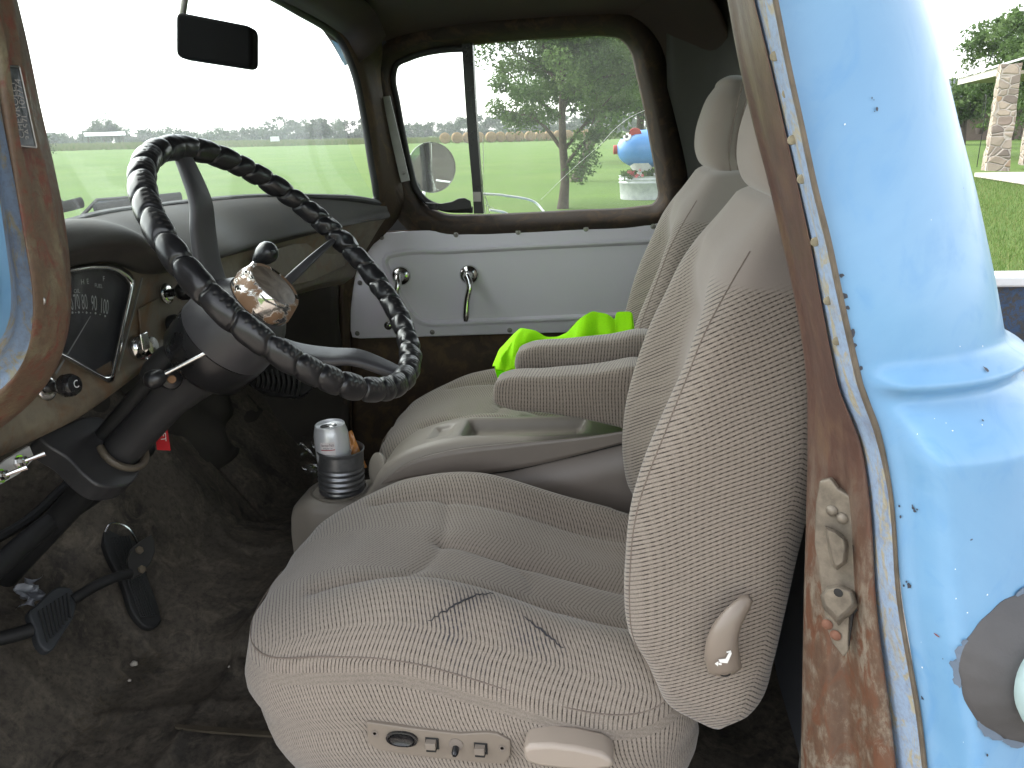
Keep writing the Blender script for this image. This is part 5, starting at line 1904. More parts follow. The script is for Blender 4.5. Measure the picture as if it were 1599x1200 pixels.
    ridge('striker_hook', [(1281, 930), (1290, 917), (1311, 913), (1333, 922), (1341, 946), (1330, 961), (1318, 968), (1309, 978), (1297, 962), (1285, 950)], [(1287, 930), (1294, 922), (1309, 919), (1326, 926), (1330, 942), (1322, 952), (1314, 958), (1308, 964), (1300, 954), (1290, 945)], .016)
    MB().lathe(jp(1309, 926, .0195), nj, [(0, .004), (.0005, .001)], 12).build('hook_hole', M_['black'], sp)
    for px, py, mm in ((1299, 798, 0), (1315, 810, 0), (1292, 975, 1), (1305, 992, 1)):
        c_ = jp(px, py, .0035)
        mb = MB()
        mb.lathe(c_, nj, [(0, .0048), (.0008, .005), (.0014, .0044), (.003, .0030), (.0034, .001)], 16, 0)
        mb.build('striker_screw', [[tanm], [simple('rusty_screw_head', (.17, .075, .045), .85, var=.3, bump=.4)]][mm], sp)


build_driver_pillars()


# ------------------------------------------------------------------ truck bed behind the cab
def build_bed():
    old = patina('flaked_blue_black_paint', [(.03, .035, .045), (.035, .075, .15), (.06, .055, .05)], 26, .55, fine=.4, edge=(.48, .54), bump=.5)
    y = 1.40
    x0, x1 = .50, 2.4
    bed = MB()
    for yy in (1.40, .02):
        bed.prism(np.array([(x0, yy, .985), (x1, yy, .985), (x1, yy, 1.125), (x0, yy, 1.125)]), [0, .03, 0])
    bed.prism(np.array([(x1, .02, .985), (x1, 1.43, .985), (x1, 1.43, 1.125), (x1, .02, 1.125)]), [.03, 0, 0])
    b = bed.build('truck_bed', old, TR, smooth=False)
    for yy in (1.415, .035):
        MB().box(((x0 + x1) / 2, yy, 1.138), (x1 - x0, .075, .026)).build('bed_rail', simple('white_rail_paint', (.78, .78, .77), .45, var=.2, scale=9), b, bevel=.006)
    wood = simple('weathered_bed_planks', (.30, .25, .20), .85, var=.5, scale=7, bump=.6, bscale=40)
    mb = MB()
    for i in range(9):
        y0 = .06 + i * .15
        mb.box(((x0 + x1) / 2, y0 + .07, .975), (x1 - x0, .138, .02))
    mb.build('bed_floor', wood, b, smooth=False)
    V = np.array([(.86, 1.30, .988), (.93, 1.33, .99), (1.0, 1.30, .988), (.97, 1.22, .988), (.88, 1.24, .988)])
    MB().prism(V, [0, 0, .004]).build('rust_flake', M_['jamb_low'], b, smooth=False)


build_bed()


# ------------------------------------------------------------------ seats
def section_loft(F, R, hw, yc, n_exp=3.2, m=72, rec=None, dome=(.02, .02), st=70, recw=(.35, .82), nx=None):
    """closed sections from front outline F to rear outline R (x,z pairs); hw(t) half width; returns grid (k, m, 3), lateral, t"""
    Fc, Rc = crom(np.c_[F[:, 0], F[:, 1] * 0, F[:, 1]], st), crom(np.c_[R[:, 0], R[:, 1] * 0, R[:, 1]], st)
    ph = np.arange(m) * 2 * math.pi / m
    cl = np.sign(np.cos(ph)) * np.abs(np.cos(ph))**(2 / n_exp)
    cs = np.sign(np.sin(ph)) * np.abs(np.sin(ph))**(2 / (nx or n_exp))
    rows, ts = [], []
    t = np.linspace(0, 1, st)
    for i in range(st):
        M0, d = (Fc[i] + Rc[i]) / 2, (Fc[i] - Rc[i]) / 2
        dn = np.linalg.norm(d)
        w = hw(t[i])
        r = (rec(t[i]) if rec else 0) * (1 - sm(np.abs(cl), *recw)) * (cs > 0) * np.clip(cs * 1.4, 0, 1)
        P = M0 + np.outer(cs - r / max(dn, 1e-6), d)
        P[:, 1] = yc - w * cl
        rows.append(P)
        ts.append(t[i])
    A0, A1 = rows[0], rows[-1]
    up0 = unit((Fc[0] + Rc[0]) - (Fc[3] + Rc[3]))
    up1 = unit((Fc[-1] + Rc[-1]) - (Fc[-4] + Rc[-4]))
    pre, post = [], []
    for k in range(1, 9):
        a = k / 8 * math.pi / 2
        s = max(math.cos(a), .02)
        pre.append(A0.mean(0) + (A0 - A0.mean(0)) * s + up0 * dome[0] * math.sin(a))
        post.append(A1.mean(0) + (A1 - A1.mean(0)) * s + up1 * dome[1] * math.sin(a))
    G = np.array(pre[::-1] + rows + post)
    T = np.r_[np.zeros(8), ts, np.ones(8)]
    return G, np.broadcast_to(cl, G.shape[:2]), np.broadcast_to(cs, G.shape[:2]), np.broadcast_to(T[:, None], G.shape[:2])


def close_ends(G):
    a, b = G.shape[:2]
    return gfaces(a, b, False, True) + [tuple(range(b)), tuple((a - 1) * b + j for j in range(b))[::-1]]


YC, HWS = .425, .232


def bump_noise(P, s=9.0, amp=.0025, seed=0):
    r = np.random.default_rng(seed)
    o = 0
    for k in range(5):
        d = r.normal(0, 1, 3)
        o = o + np.sin(P @ (d * s * (1 + k * .5)) + r.uniform(0, 6))
    return o * amp / 2.2


def build_seat():
    seat = MB()
    seat.box((-.14, YC, .70), (.40, .36, .10)).box((-.14, YC - .15, .64), (.46, .04, .05)).box((-.14, YC + .15, .64), (.46, .04, .05))
    S = seat.build('bucket_seat', M_['black'], TR, bevel=.01)

    # ---- cushion : rings over a rounded plan
    n = 200
    th = np.arange(n) * 2 * math.pi / n
    xa, xb, ya, yb = -.486, .10, YC - HWS, YC + HWS
    cx, cy = (xa + xb) / 2, YC
    ne = 5.0
    plan = np.stack([cx + (xb - xa) / 2 * np.sign(np.cos(th)) * np.abs(np.cos(th))**(2 / ne), cy + HWS * np.sign(np.sin(th)) * np.abs(np.sin(th))**(2 / ne)], 1)
    plan = resamp(plan, n, True)
    # pull the nose in toward its corners so the front is gently bowed
    plan[:, 0] += .030 * np.clip((-.33 - plan[:, 0]) / .15, 0, 1) * (np.abs(plan[:, 1] - YC) / HWS)**2.4
    tang = np.roll(plan, -1, 0) - np.roll(plan, 1, 0)
    nrm = np.stack([tang[:, 1], -tang[:, 0]], 1)
    nrm /= np.linalg.norm(nrm, axis=1)[:, None]

    SE = []   # seam polylines in plan (x, y), with depth and width
    SE.append((crom(np.array([(-.375, .545, 0), (-.30, .540, 0), (-.20, .538, 0), (-.09, .540, 0), (.06, .545, 0)]), 60)[:, :2], .011, .011))
    SE.append((crom(np.array([(-.245, .425, 0), (-.17, .418, 0), (-.08, .418, 0), (.06, .422, 0)]), 60)[:, :2], .009, .010))
    SE.append((crom(np.array([(-.262, .54, 0), (-.252, .49, 0), (-.245, .42, 0), (-.252, .36, 0), (-.275, .31, 0)]), 60)[:, :2], .0045, .010))
    SE.append((crom(np.array([(-.38, .30, 0), (-.30, .305, 0), (-.20, .312, 0), (-.08, .315, 0), (.06, .315, 0)]), 60)[:, :2], .011, .011))
    SE.append((crom(np.array([(-.135, .40, 0), (-.118, .38, 0), (-.112, .35, 0), (-.118, .325, 0)]), 30)[:, :2], .003, .006))

    def top(x, y):
        z = .962 - .075 * sm(x, -.30, .06) - .022 * sm(-x, .33, .46)
        t = np.abs(y - YC) / HWS
        z = z + (.040 * np.exp(-((t - .70) / .23)**2)) * sm(x, -.40, -.20)
        z = z + .010 * np.exp(-((y - .48) / .05)**2) * sm(x, -.27, -.18) + .008 * np.exp(-((y - .365) / .05)**2) * sm(x, -.27, -.16)
        for pl, dp_, wd in SE:
            d = np.min(np.hypot(x.reshape(-1, 1) - pl[:, 0], y.reshape(-1, 1) - pl[:, 1]), axis=1).reshape(x.shape)
            z = z - dp_ * np.exp(-(d / wd)**1.3)
        return z
    rings, uv, drop = [], [], 0
    rr = np.r_[np.linspace(.02, .86, 44), np.linspace(.87, 1.0, 20)]
    RO = .052
    ins = .052
    ctr = np.array([cx, cy])
    for r in rr:
        p = ctr + (plan - nrm * ins - ctr) * r if r < .86 else None
        if p is None:
            q = (r - .86) / .14
            a = q * math.pi / 2
            p0 = ctr + (plan - nrm * ins - ctr) * .86
            p = p0 + ((plan) - p0) * math.sin(a)
            z = top(p[:, 0], p[:, 1]) - RO * (1 - math.cos(a))
        else:
            z = top(p[:, 0], p[:, 1])
        rings.append(np.c_[p, z])
        uv.append(np.stack([p[:, 1], p[:, 0] - .42 * np.abs((p[:, 1] - .30 + 2) % .24 - .12)], 1))
    ze = rings[-1][:, 2]
    fr = np.clip(-nrm[:, 0], 0, 1)
    for k, (dz, out) in enumerate([(.012, .004), (.03, .008), (.05, .008), (.068, .003), (.078, .0045), (.09, .006), (.11, .004), (.13, -.002), (.15, -.010), (.17, -.02), (.19, -.034), (.20, -.05)]):
        p = plan + nrm * (out - .22 * fr[:, None] * max(0, dz - .05) ** 1.0 * 1.2)
        rings.append(np.c_[p, ze * (1 - dz / .20) + .675 * (dz / .20)])
        uv.append(np.stack([p[:, 1] + nrm[:, 1] * dz, p[:, 0] + nrm[:, 0] * dz * .9 - .42 * np.abs((p[:, 1] - .30 + 2) % .24 - .12) + .45 * np.abs(dz - .125)], 1))
    V = np.vstack(rings)
    V[:, 2] += bump_noise(V, 14, .0022, 2)
    V[:, :2] += (bump_noise(V, 22, .0012, 5) * (V[:, 2] < .93))[:, None]
    k = len(rings)
    F = gfaces(k, n, False, True) + [tuple(range(n))]
    UV = np.vstack(uv)
    X, Y, Z = V.T
    near = np.exp(-((Y - .235) / .045)**2)
    ctrp = np.exp(-((Y - YC) / .10)**4)
    pat = 1.0 - .25 * ctrp
    wear = near * np.exp(-((X + .12) / .105)**4) * sm(Z, .90, .94) * .9
    wear = wear + .25 * np.exp(-((Y - .215) / .02)**2) * np.exp(-((X + .1) / .16)**4) * (Z > .88)
    mk('seat_cushion', V, F, M_['fabric'], S, uv=UV, attr={'pat': pat, 'wear': wear})
    # welt seam round the side and stitched lines on the bolster
    mb = MB()
    ring = rings[len(rr) - 5].copy()
    ring[:, 2] += .0006
    ring = ring[(ring[:, 1] < YC)]
    i0_ = np.argmax(np.linalg.norm(np.diff(ring, axis=0), axis=1)) + 1
    ring = np.vstack([ring[i0_:], ring[:i0_]]) if np.linalg.norm(ring[0] - ring[-1]) < .1 else ring
    mb.tube(ring, .0011, 6)
    mb.build('cushion_welt', M_['seam'], S)
    # rips on the near bolster
    mb = MB()
    for pl in ([(770, 930), (735, 960), (705, 985), (672, 1008)], [(818, 968), (850, 985), (880, 1001)]):
        # lies on the bolster: intersect with a sheet a hair above it
        q = np.array([at(a, b, o=(-.12, .235, .942), n=unit([0, -.62, .78])) for a, b in pl])
        q = crom(q, 24)
        for r_ in range(len(q)):
            d2 = np.argmin(np.linalg.norm(V[:, :2] - q[r_, :2], axis=1) + 10 * (V[:, 2] < .86))
            q[r_, 2] = V[d2, 2] + .0018
        mb.tube(q, np.interp(np.linspace(0, 1, 24), [0, .5, 1], [.0005, .0013, .0005]), 6)
    RIP = mb

    # ---- backrest
    Fp = np.array([(.040, .884), (.019, .932), (.001, .965), (-.007, 1.017), (-.006, 1.063), (-.001, 1.112), (.011, 1.163), (.029, 1.215), (.05, 1.265), (.071, 1.313), (.095, 1.350), (.122, 1.385), (.142, 1.412)])
    Rp = np.array([(.135, .838), (.168, .868), (.182, .925), (.192, .985), (.200, 1.05), (.206, 1.10), (.211, 1.155), (.216, 1.21), (.222, 1.265), (.230, 1.315), (.240, 1.355), (.250, 1.395), (.256, 1.42)])

    def hw(t):
        return HWS * float(np.interp(t, [0, .06, .2, .6, .78, .90, 1], [.93, .98, 1.0, .98, .90, .76, .62]))

    def rec(t):
        return float(np.interp(t, [0, .1, .5, .72, .82, .9], [.055, .075, .075, .05, .016, 0]))
    G, cl, cs, T = section_loft(Fp, Rp, hw, YC, 5.0, 88, rec, (.006, .022), 84, recw=(.42, .90), nx=4.6)
    V = G.reshape(-1, 3)
    V = V + np.c_[bump_noise(V, 13, .0018, 8), bump_noise(V, 15, .0012, 9), np.zeros(len(V))]
    G = V.reshape(G.shape)
    uvp = grid_uv(G)
    per = uvp[:, 1].reshape(G.shape[:2])
    tot = per[:, -1:] + np.linalg.norm(G[:, 0] - G[:, -1], axis=1)[:, None]
    def circ(q0):
        d = np.abs(per - q0)
        return np.minimum(d, tot - d)
    q = np.minimum(circ(per[:, 79:80]), circ(per[:, 53:54]))
    xr = np.interp(V[:, 2], Rp[:, 1], Rp[:, 0]) - .036
    UV = np.stack([V[:, 0] + V[:, 1], V[:, 2] - .46 * V[:, 0] + .98 * np.maximum(V[:, 0] - xr, 0) + .30 * (V[:, 1] - YC)], 1)
    zlim = 1.345
    lat = np.abs(cl.ravel())
    front = cs.ravel() > -.2
    z = V[:, 2]
    side = sm(lat, .50, .56)
    pat = np.where(front, side, 1.0)
    pat = pat * (1 - sm(z, zlim - .004, zlim + .004)) * 1.12
    o = mk('backrest', V, close_ends(G), M_['fabric'], S, uv=UV, attr={'pat': pat, 'wear': 0 * z})
    mb = MB()
    for j in (np.argmin(np.abs(np.arange(88) * 2 * math.pi / 88 - .62)), np.argmin(np.abs(np.arange(88) * 2 * math.pi / 88 - (math.pi - .62)))):
        q = G[10:-14, j]
        nn = np.array([unit(p - [(.09 + (p[2] - .9) * .22), YC, p[2]]) for p in q])
        MB().tube(q + nn * .0001, .0008, 6).build('backrest_seam', M_['seam'], S)

    # ---- headrest
    Fp = np.array([(.172, 1.418), (.150, 1.432), (.140, 1.455), (.139, 1.485), (.147, 1.52), (.158, 1.548), (.172, 1.567)])
    Rp = np.array([(.222, 1.410), (.236, 1.422), (.243, 1.452), (.247, 1.485), (.246, 1.52), (.238, 1.548), (.222, 1.567)])
    G, cl, cs, T = section_loft(Fp, Rp, lambda t: .128 * float(np.interp(t, [0, .2, .6, .85, 1], [.93, 1, .98, .88, .74])), YC, 3.2, 64, None, (.006, .016), 40)
    V = G.reshape(-1, 3)
    mk('headrest', V, close_ends(G), M_['fabric'], S, uv=np.stack([V[:, 1], V[:, 2]], 1), attr={'pat': 0 * V[:, 0], 'wear': 0 * V[:, 0]})
    mb = MB()
    for s in (1, -1):
        y = YC + s * .122
        loop = crom(np.array([(.188, y, 1.416), (.182, y + s * .006, 1.45), (.187, y + s * .005, 1.50), (.196, y - s * .002, 1.545), (.205, y - s * .02, 1.575)]), 30)
        MB().tube(loop, .0016, 6).build('headrest_seam', M_['seam'], S)
        MB().tube(loop + [.012, 0, 0], .0016, 6).build('headrest_seam', M_['seam'], S)
    return S, RIP


SEAT, RIP = build_seat()
tag(SEAT, 'taupe fabric driver seat nearest the camera with a worn near bolster')


def build_seat_extras():
    S = SEAT
    RIP.build('torn_threads', simple('dark_exposed_foam', (.03, .03, .035), .9, bump=0), S)
    # recline lever on the side of the backrest
    y0 = .178
    P = np.array([at(*p, y=y0) for p in ((1133, 1050), (1126, 1015), (1128, 985), (1143, 958), (1160, 942), (1172, 934))])
    C = crom(P, 40)
    C[:, 1] -= .010 * np.sin(np.linspace(0, math.pi, 40))
    hwid = np.interp(np.linspace(0, 1, 40), [0, .05, .25, .6, .93, 1], [.010, .0185, .0185, .014, .0085, .004])
    T = np.gradient(C, axis=0)
    T /= np.linalg.norm(T, axis=1)[:, None]
    lat = np.cross(T, [0, 1.0, 0])
    q = np.arange(24) * 2 * math.pi / 24
    G = C[:, None] + lat[:, None] * (hwid[:, None] * np.cos(q)[None])[..., None] + np.array([0, 1.0, 0]) * (np.interp(np.linspace(0, 1, 40), [0, .1, .8, 1], [.008, .011, .008, .004])[:, None] * np.sin(q)[None])[..., None]
    lev = mk('recline_lever', G.reshape(-1, 3), close_ends(G), simple('taupe_lever_plastic', (.20, .165, .135), .35, var=.08, bump=.03), S)
    wm = M_['white_letter']
    yy = y0 - .0205
    def wp_(px, py): return at(px, py, y=yy)
    mb = MB()
    seatp = [(1122, 1030), (1124, 1035), (1136, 1036), (1143, 1020), (1139, 1018), (1133, 1029)]
    mb.add(np.array([wp_(*p) for p in seatp]), [(0, 1, 2, 5), (2, 3, 4, 5)])
    mb.add(np.array([wp_(*p) for p in ((1116, 1036.5), (1122, 1033), (1122, 1035.5), (1127, 1036), (1127, 1039), (1122, 1038.5), (1121, 1041))]), [(0, 1, 6), (2, 3, 4, 5)])
    mb.add(np.array([wp_(*p) for p in ((1134, 1018), (1141, 1016), (1142, 1018.5), (1135, 1020))]), [(0, 1, 2, 3)])
    mb.build('seat_symbol', wm, S, smooth=False)
    MB().lathe(at(1132, 1049, y=y0 - .0105), (0, -1, 0), [(-.004, .0060), (.001, .0062), (.0012, .0045), (-.006, .004)], 18, cap=False).lathe(at(1132, 1049, y=y0 - .0085), (0, -1, 0), [(0, .0045), (.0005, .001)], 14).build('lever_screw', M_['black_rubber'], S)
    # switch panel
    y1 = .182
    out = [(572, 1128), (640, 1138), (718, 1147), (760, 1145), (777, 1147), (797, 1158), (797, 1180), (788, 1194), (760, 1193), (690, 1186), (630, 1179), (590, 1172), (574, 1160)]
    MB().prism(np.array([at(*p, y=y1) for p in out]), [0, .02, 0]).build('switch_panel', simple('taupe_switch_plastic', (.185, .155, .125), .5, var=.1, bump=.05), S, bevel=.0015, smooth=False)
    def rock(px, py, w, h, mat_, kind):
        c = at(px, py, y=y1)
        mb = MB()
        s = np.linalg.norm(at(px + 1, py, y=y1) - c)
        if kind == 'oval':
            t = np.arange(36) * 2 * math.pi / 36
            e = np.stack([np.sign(np.cos(t)) * np.abs(np.cos(t))**.8 * w * s, 0 * t, np.sin(t) * h * s], 1)
            rings = [c + e * 1.06, c + e * 1.06 + [0, -.003, 0], c + e * .9 + [0, -.0035, 0], c + e * .86 + [0, .001, 0], c + e * .80 + [0, -.004, 0], c + e * .5 + [0, -.002, 0], c + e * .05 + [0, -.0015, 0]]
            mb.add(np.vstack(rings), gfaces(7, 36, False, True))
        elif kind == 'square':
            mb.box(c + [0, -.0006, -.0005], (2.3 * w * s, .001, 2.3 * h * s), m=1)
            mb.box(c + [-.0005, -.0045, .001], (1.7 * w * s, .008, 1.3 * h * s), m=0)
            mb.box(c + [-.0005, -.0035, -.0065], (1.7 * w * s, .006, .003), m=1)
        else:
            mb.lathe(c + [0, -.0002, .002], (0, -1, 0), [(0, 1.1 * w * s), (.0006, 1.1 * w * s), (.0008, .9 * w * s), (.001, .5 * w * s)], 20, 0)
            mb.lathe(c + [0, 0, -.002], (0, -1, -.25), [(0, .5 * w * s), (.008, .55 * w * s), (.011, .3 * w * s)], 14, 1)
        return mb.build('seat_switch', mat_, S, bevel=.0008 if kind == 'square' else None, smooth=kind != 'square')
    tp = simple('taupe_button', (.21, .18, .15), .4, bump=0)
    rock(628, 1153, 23, 12.5, [M_['black_plastic']], 'oval')
    rock(675, 1160, 9, 9, [tp, M_['black']], 'square')
    rock(712, 1165, 10, 10, [M_['tan_plastic_dark'], M_['black_plastic']], 'round')
    rock(751, 1168, 9, 9, [tp, M_['black']], 'square')
    for px, py in ((585, 1146), (784, 1169)):
        MB().lathe(at(px, py, y=y1 - .0006), (0, -1, 0), [(0, .0042), (.0004, .0032), (-.0, .002)], 14).build('panel_screw_hole', M_['tan_plastic_dark'], S)
    # lower release handle
    hl = [(816, 1172), (826, 1166), (860, 1164), (900, 1169), (940, 1178), (956, 1188), (960, 1200), (930, 1206), (880, 1204), (840, 1199), (820, 1192)]
    MB().prism(np.array([at(*p, y=.160) for p in hl]), [0, .035, 0]).build('release_handle', simple('taupe_handle_plastic', (.29, .245, .205), .38, var=.06, bump=.03), S, bevel=.008)

    # armrest of the driver seat (far side), soft box
    def arm(out, y0_, y1_, name, parent):
        rim = crom(np.array([at(*p, y=y0_) for p in out]), 120, True)
        c = rim.mean(0)
        th = np.linspace(0, 1, 14)
        rings = []
        R = .012
        for d, yy in [(R * 1.0, 0), (R * .55, .10), (R * .22, .25), (R * .05, .5), (0, .8)]:
            rings.append((d, y0_ + R * yy * 1.2))
        rings += [(0, (y0_ + y1_) / 2)]
        rings += [(d, y1_ - R * yy * 1.2) for d, yy in [(0, .8), (R * .05, .5), (R * .22, .25), (R * .55, .10), (R, 0)]]
        T_ = np.roll(rim, -1, 0) - np.roll(rim, 1, 0)
        N = np.stack([T_[:, 2], 0 * T_[:, 0], -T_[:, 0]], 1)
        N /= np.linalg.norm(N, axis=1)[:, None]
        if np.mean(np.einsum('ij,ij->i', N, rim - c)) < 0: N = -N
        V, UV = [], []
        L = np.r_[0, np.cumsum(np.linalg.norm(np.diff(rim, axis=0), axis=1))]
        for s in (.3, .65, .88):
            q = c + (rim - N * R - c) * s
            q[:, 1] = y0_ - .004 * (1 - s)
            V.append(q); UV.append(np.stack([q[:, 2], q[:, 0]], 1))
        for d, yy in rings:
            q = rim - N * d
            q[:, 1] = yy
            V.append(q)
            UV.append(np.stack([q[:, 2] + N[:, 2] * (yy - y0_), q[:, 0] + N[:, 0] * (yy - y0_)], 1))
        V_ = np.vstack(V)
        V_ = V_ + np.c_[bump_noise(V_, 20, .001, 3), bump_noise(V_, 20, .001, 4), bump_noise(V_, 20, .001, 6)]
        k = len(V)
        F = gfaces(k, 120, False, True) + [tuple(range(120)), tuple((k - 1) * 120 + j for j in range(120))[::-1]]
        return mk(name, V_, F, M_['fabric'], parent, uv=np.vstack(UV), attr={'pat': np.full(len(V_), 1.0), 'wear': np.exp(-(np.hypot(V_[:, 0] + .19, V_[:, 2] - 1.125) / .03)**2) * .35})
    arm([(768, 612), (771, 602), (784, 596), (840, 591), (930, 584), (1010, 578), (1030, 590), (1030, 690), (985, 676), (920, 660), (850, 647), (790, 640), (770, 630)], .655, .725, 'armrest', S)
    return arm


ARM = build_seat_extras()


def copy_tree(o, parent, skip=()):
    c = o.copy()
    COL.objects.link(c)
    c.parent = parent
    ORIG[c.name] = ORIG[o.name].copy()
    for ch in list(o.children):
        if ch.name.split('.')[0] in skip:
            continue
        copy_tree(ch, c, skip)
    return c


PS = copy_tree(SEAT, TR, ('armrest', 'switch_panel', 'seat_switch', 'panel_screw_hole', 'release_handle', 'torn_threads', 'recline_lever', 'seat_symbol', 'lever_screw'))
PS.location = (0, .59, 0)
for ch in PS.children:
    if ch.name.startswith('seat_cushion'):
        ch.data = ch.data.copy()
        ch.data.attributes['wear'].data.foreach_set('value', np.zeros(len(ch.data.vertices), np.float32))
tag(PS, 'taupe fabric passenger seat beside the white door card')
a_ = ARM([(804, 564), (807, 554), (820, 547), (880, 540), (950, 533), (1020, 527), (1040, 536), (1040, 600), (960, 600), (880, 596), (812, 590), (804, 578)], .742, .800, 'armrest', TR)
a_.parent = PS
a_.location = (0, -.59, 0)


# ------------------------------------------------------------------ pedals and things under the dash
def build_pedals():
    n = unit([.78, -.06, .62])
    o = np.array([-.90, .70, .80])

    def pp(px, py, off=0.0):
        return at(px, py, o=o + n * off, n=n)
    acc = [(162, 840), (165, 825), (178, 819), (196, 824), (211, 842), (232, 905), (250, 956), (252, 972), (240, 981), (226, 978), (214, 966), (190, 905), (170, 868)]
    A = MB().prism(crom(np.array([pp(*p, .0) for p in acc]), 70, True), -n * .014).build('accelerator_pedal', M_['black_rubber'], TR, bevel=.003)
    for k in range(7):
        f = (k + 1) / 8
        a = np.array([170, 842]) * (1 - f) + np.array([205, 836]) * f
        b = np.array([218, 964]) * (1 - f) + np.array([246, 962]) * f
        MB().tube([pp(*a, .001), pp(*b, .001)], .0022, 6).build('tread_rib', M_['black_rubber'], A)
    MB().tube(crom(np.array([pp(164, 832, .002), pp(170, 821, .003), pp(182, 818, .003), (pp(198, 824, .003)), pp(210, 838, .002), pp(216, 849, .002)]), 30), .0030, 8).build('pedal_trim', M_['chrome'], A)
    # clutch lever plate and its rod
    q = [(199, 874), (206, 856), (221, 844), (237, 834), (242, 846), (243, 862), (236, 880), (222, 897), (208, 904), (202, 892)]
    d1 = .06
    Bp = MB().prism(np.array([pp(*p, d1) for p in q]), -n * .006).build('pedal_arm', simple('greasy_steel', (.035, .033, .030), .5, .3, var=.4, bump=.3), TR, bevel=.002)
    for px, py in ((217, 860), (221, 890)):
        MB().lathe(pp(px, py, d1), n, [(0, .0075), (.004, .007), (.005, .004)], 6).build('pedal_bolt', simple('tan_bolt', (.16, .13, .09), .6, .4), Bp)
    MB().tube(crom(np.array([pp(203, 896, d1), pp(180, 902, d1), pp(150, 915, d1 - .01), pp(112, 938, d1 - .02)]), 20), .009, 10).build('pedal_rod', M_['black'], Bp)
    pad = [(46, 955), (58, 944), (98, 916), (110, 918), (118, 932), (118, 955), (102, 985), (73, 1017), (63, 1008), (54, 980)]
    d2 = .045
    Pd = MB().prism(crom(np.array([pp(*p, d2) for p in pad]), 50, True), -n * .016).build('brake_pedal', simple('dusty_blue_black_rubber', (.030, .033, .037), .6, var=.4, scale=20, bump=.3), TR, bevel=.003)
    for k in range(8):
        f = (k + .5) / 8
        a = np.array([58, 956]) * (1 - f) + np.array([108, 925]) * f
        b = np.array([72, 1006]) * (1 - f) + np.array([112, 962]) * f
        MB().tube([pp(*a, d2 + .001), pp(*b, d2 + .001)], .0021, 6).build('tread_rib', M_['black_rubber'], Pd)
    MB().tube(crom(np.array([pp(-30, 1003, d2 - .03), pp(10, 995, d2 - .02), pp(50, 984, d2 - .01)]), 12), .011, 10).build('pedal_rod', M_['black'], Pd)
    ring = crom(np.array([at(*p, z=.665) for p in ((-10, 1008), (6, 1034), (28, 1048), (56, 1046), (78, 1030), (88, 1008), (104, 990), (128, 974))]), 40)
    MB().tube(ring, .007, 8).build('floor_grommet', M_['black_rubber'], TR)
    # pipes and brackets in the dark under the dash
    MB().tube(crom(np.array([at(-20, 900, y=.35), at(60, 830, y=.45), at(150, 770, y=.6), at(230, 700, y=.8)]), 24), .016, 10).build('brake_pipe', M_['black'], TR)
    MB().tube(crom(np.array([at(-20, 850, y=.42), at(40, 815, y=.5), at(90, 770, y=.6), at(120, 742, y=.7)]), 24), .008, 8).build('wiring_loom', M_['black'], TR)


build_pedals()


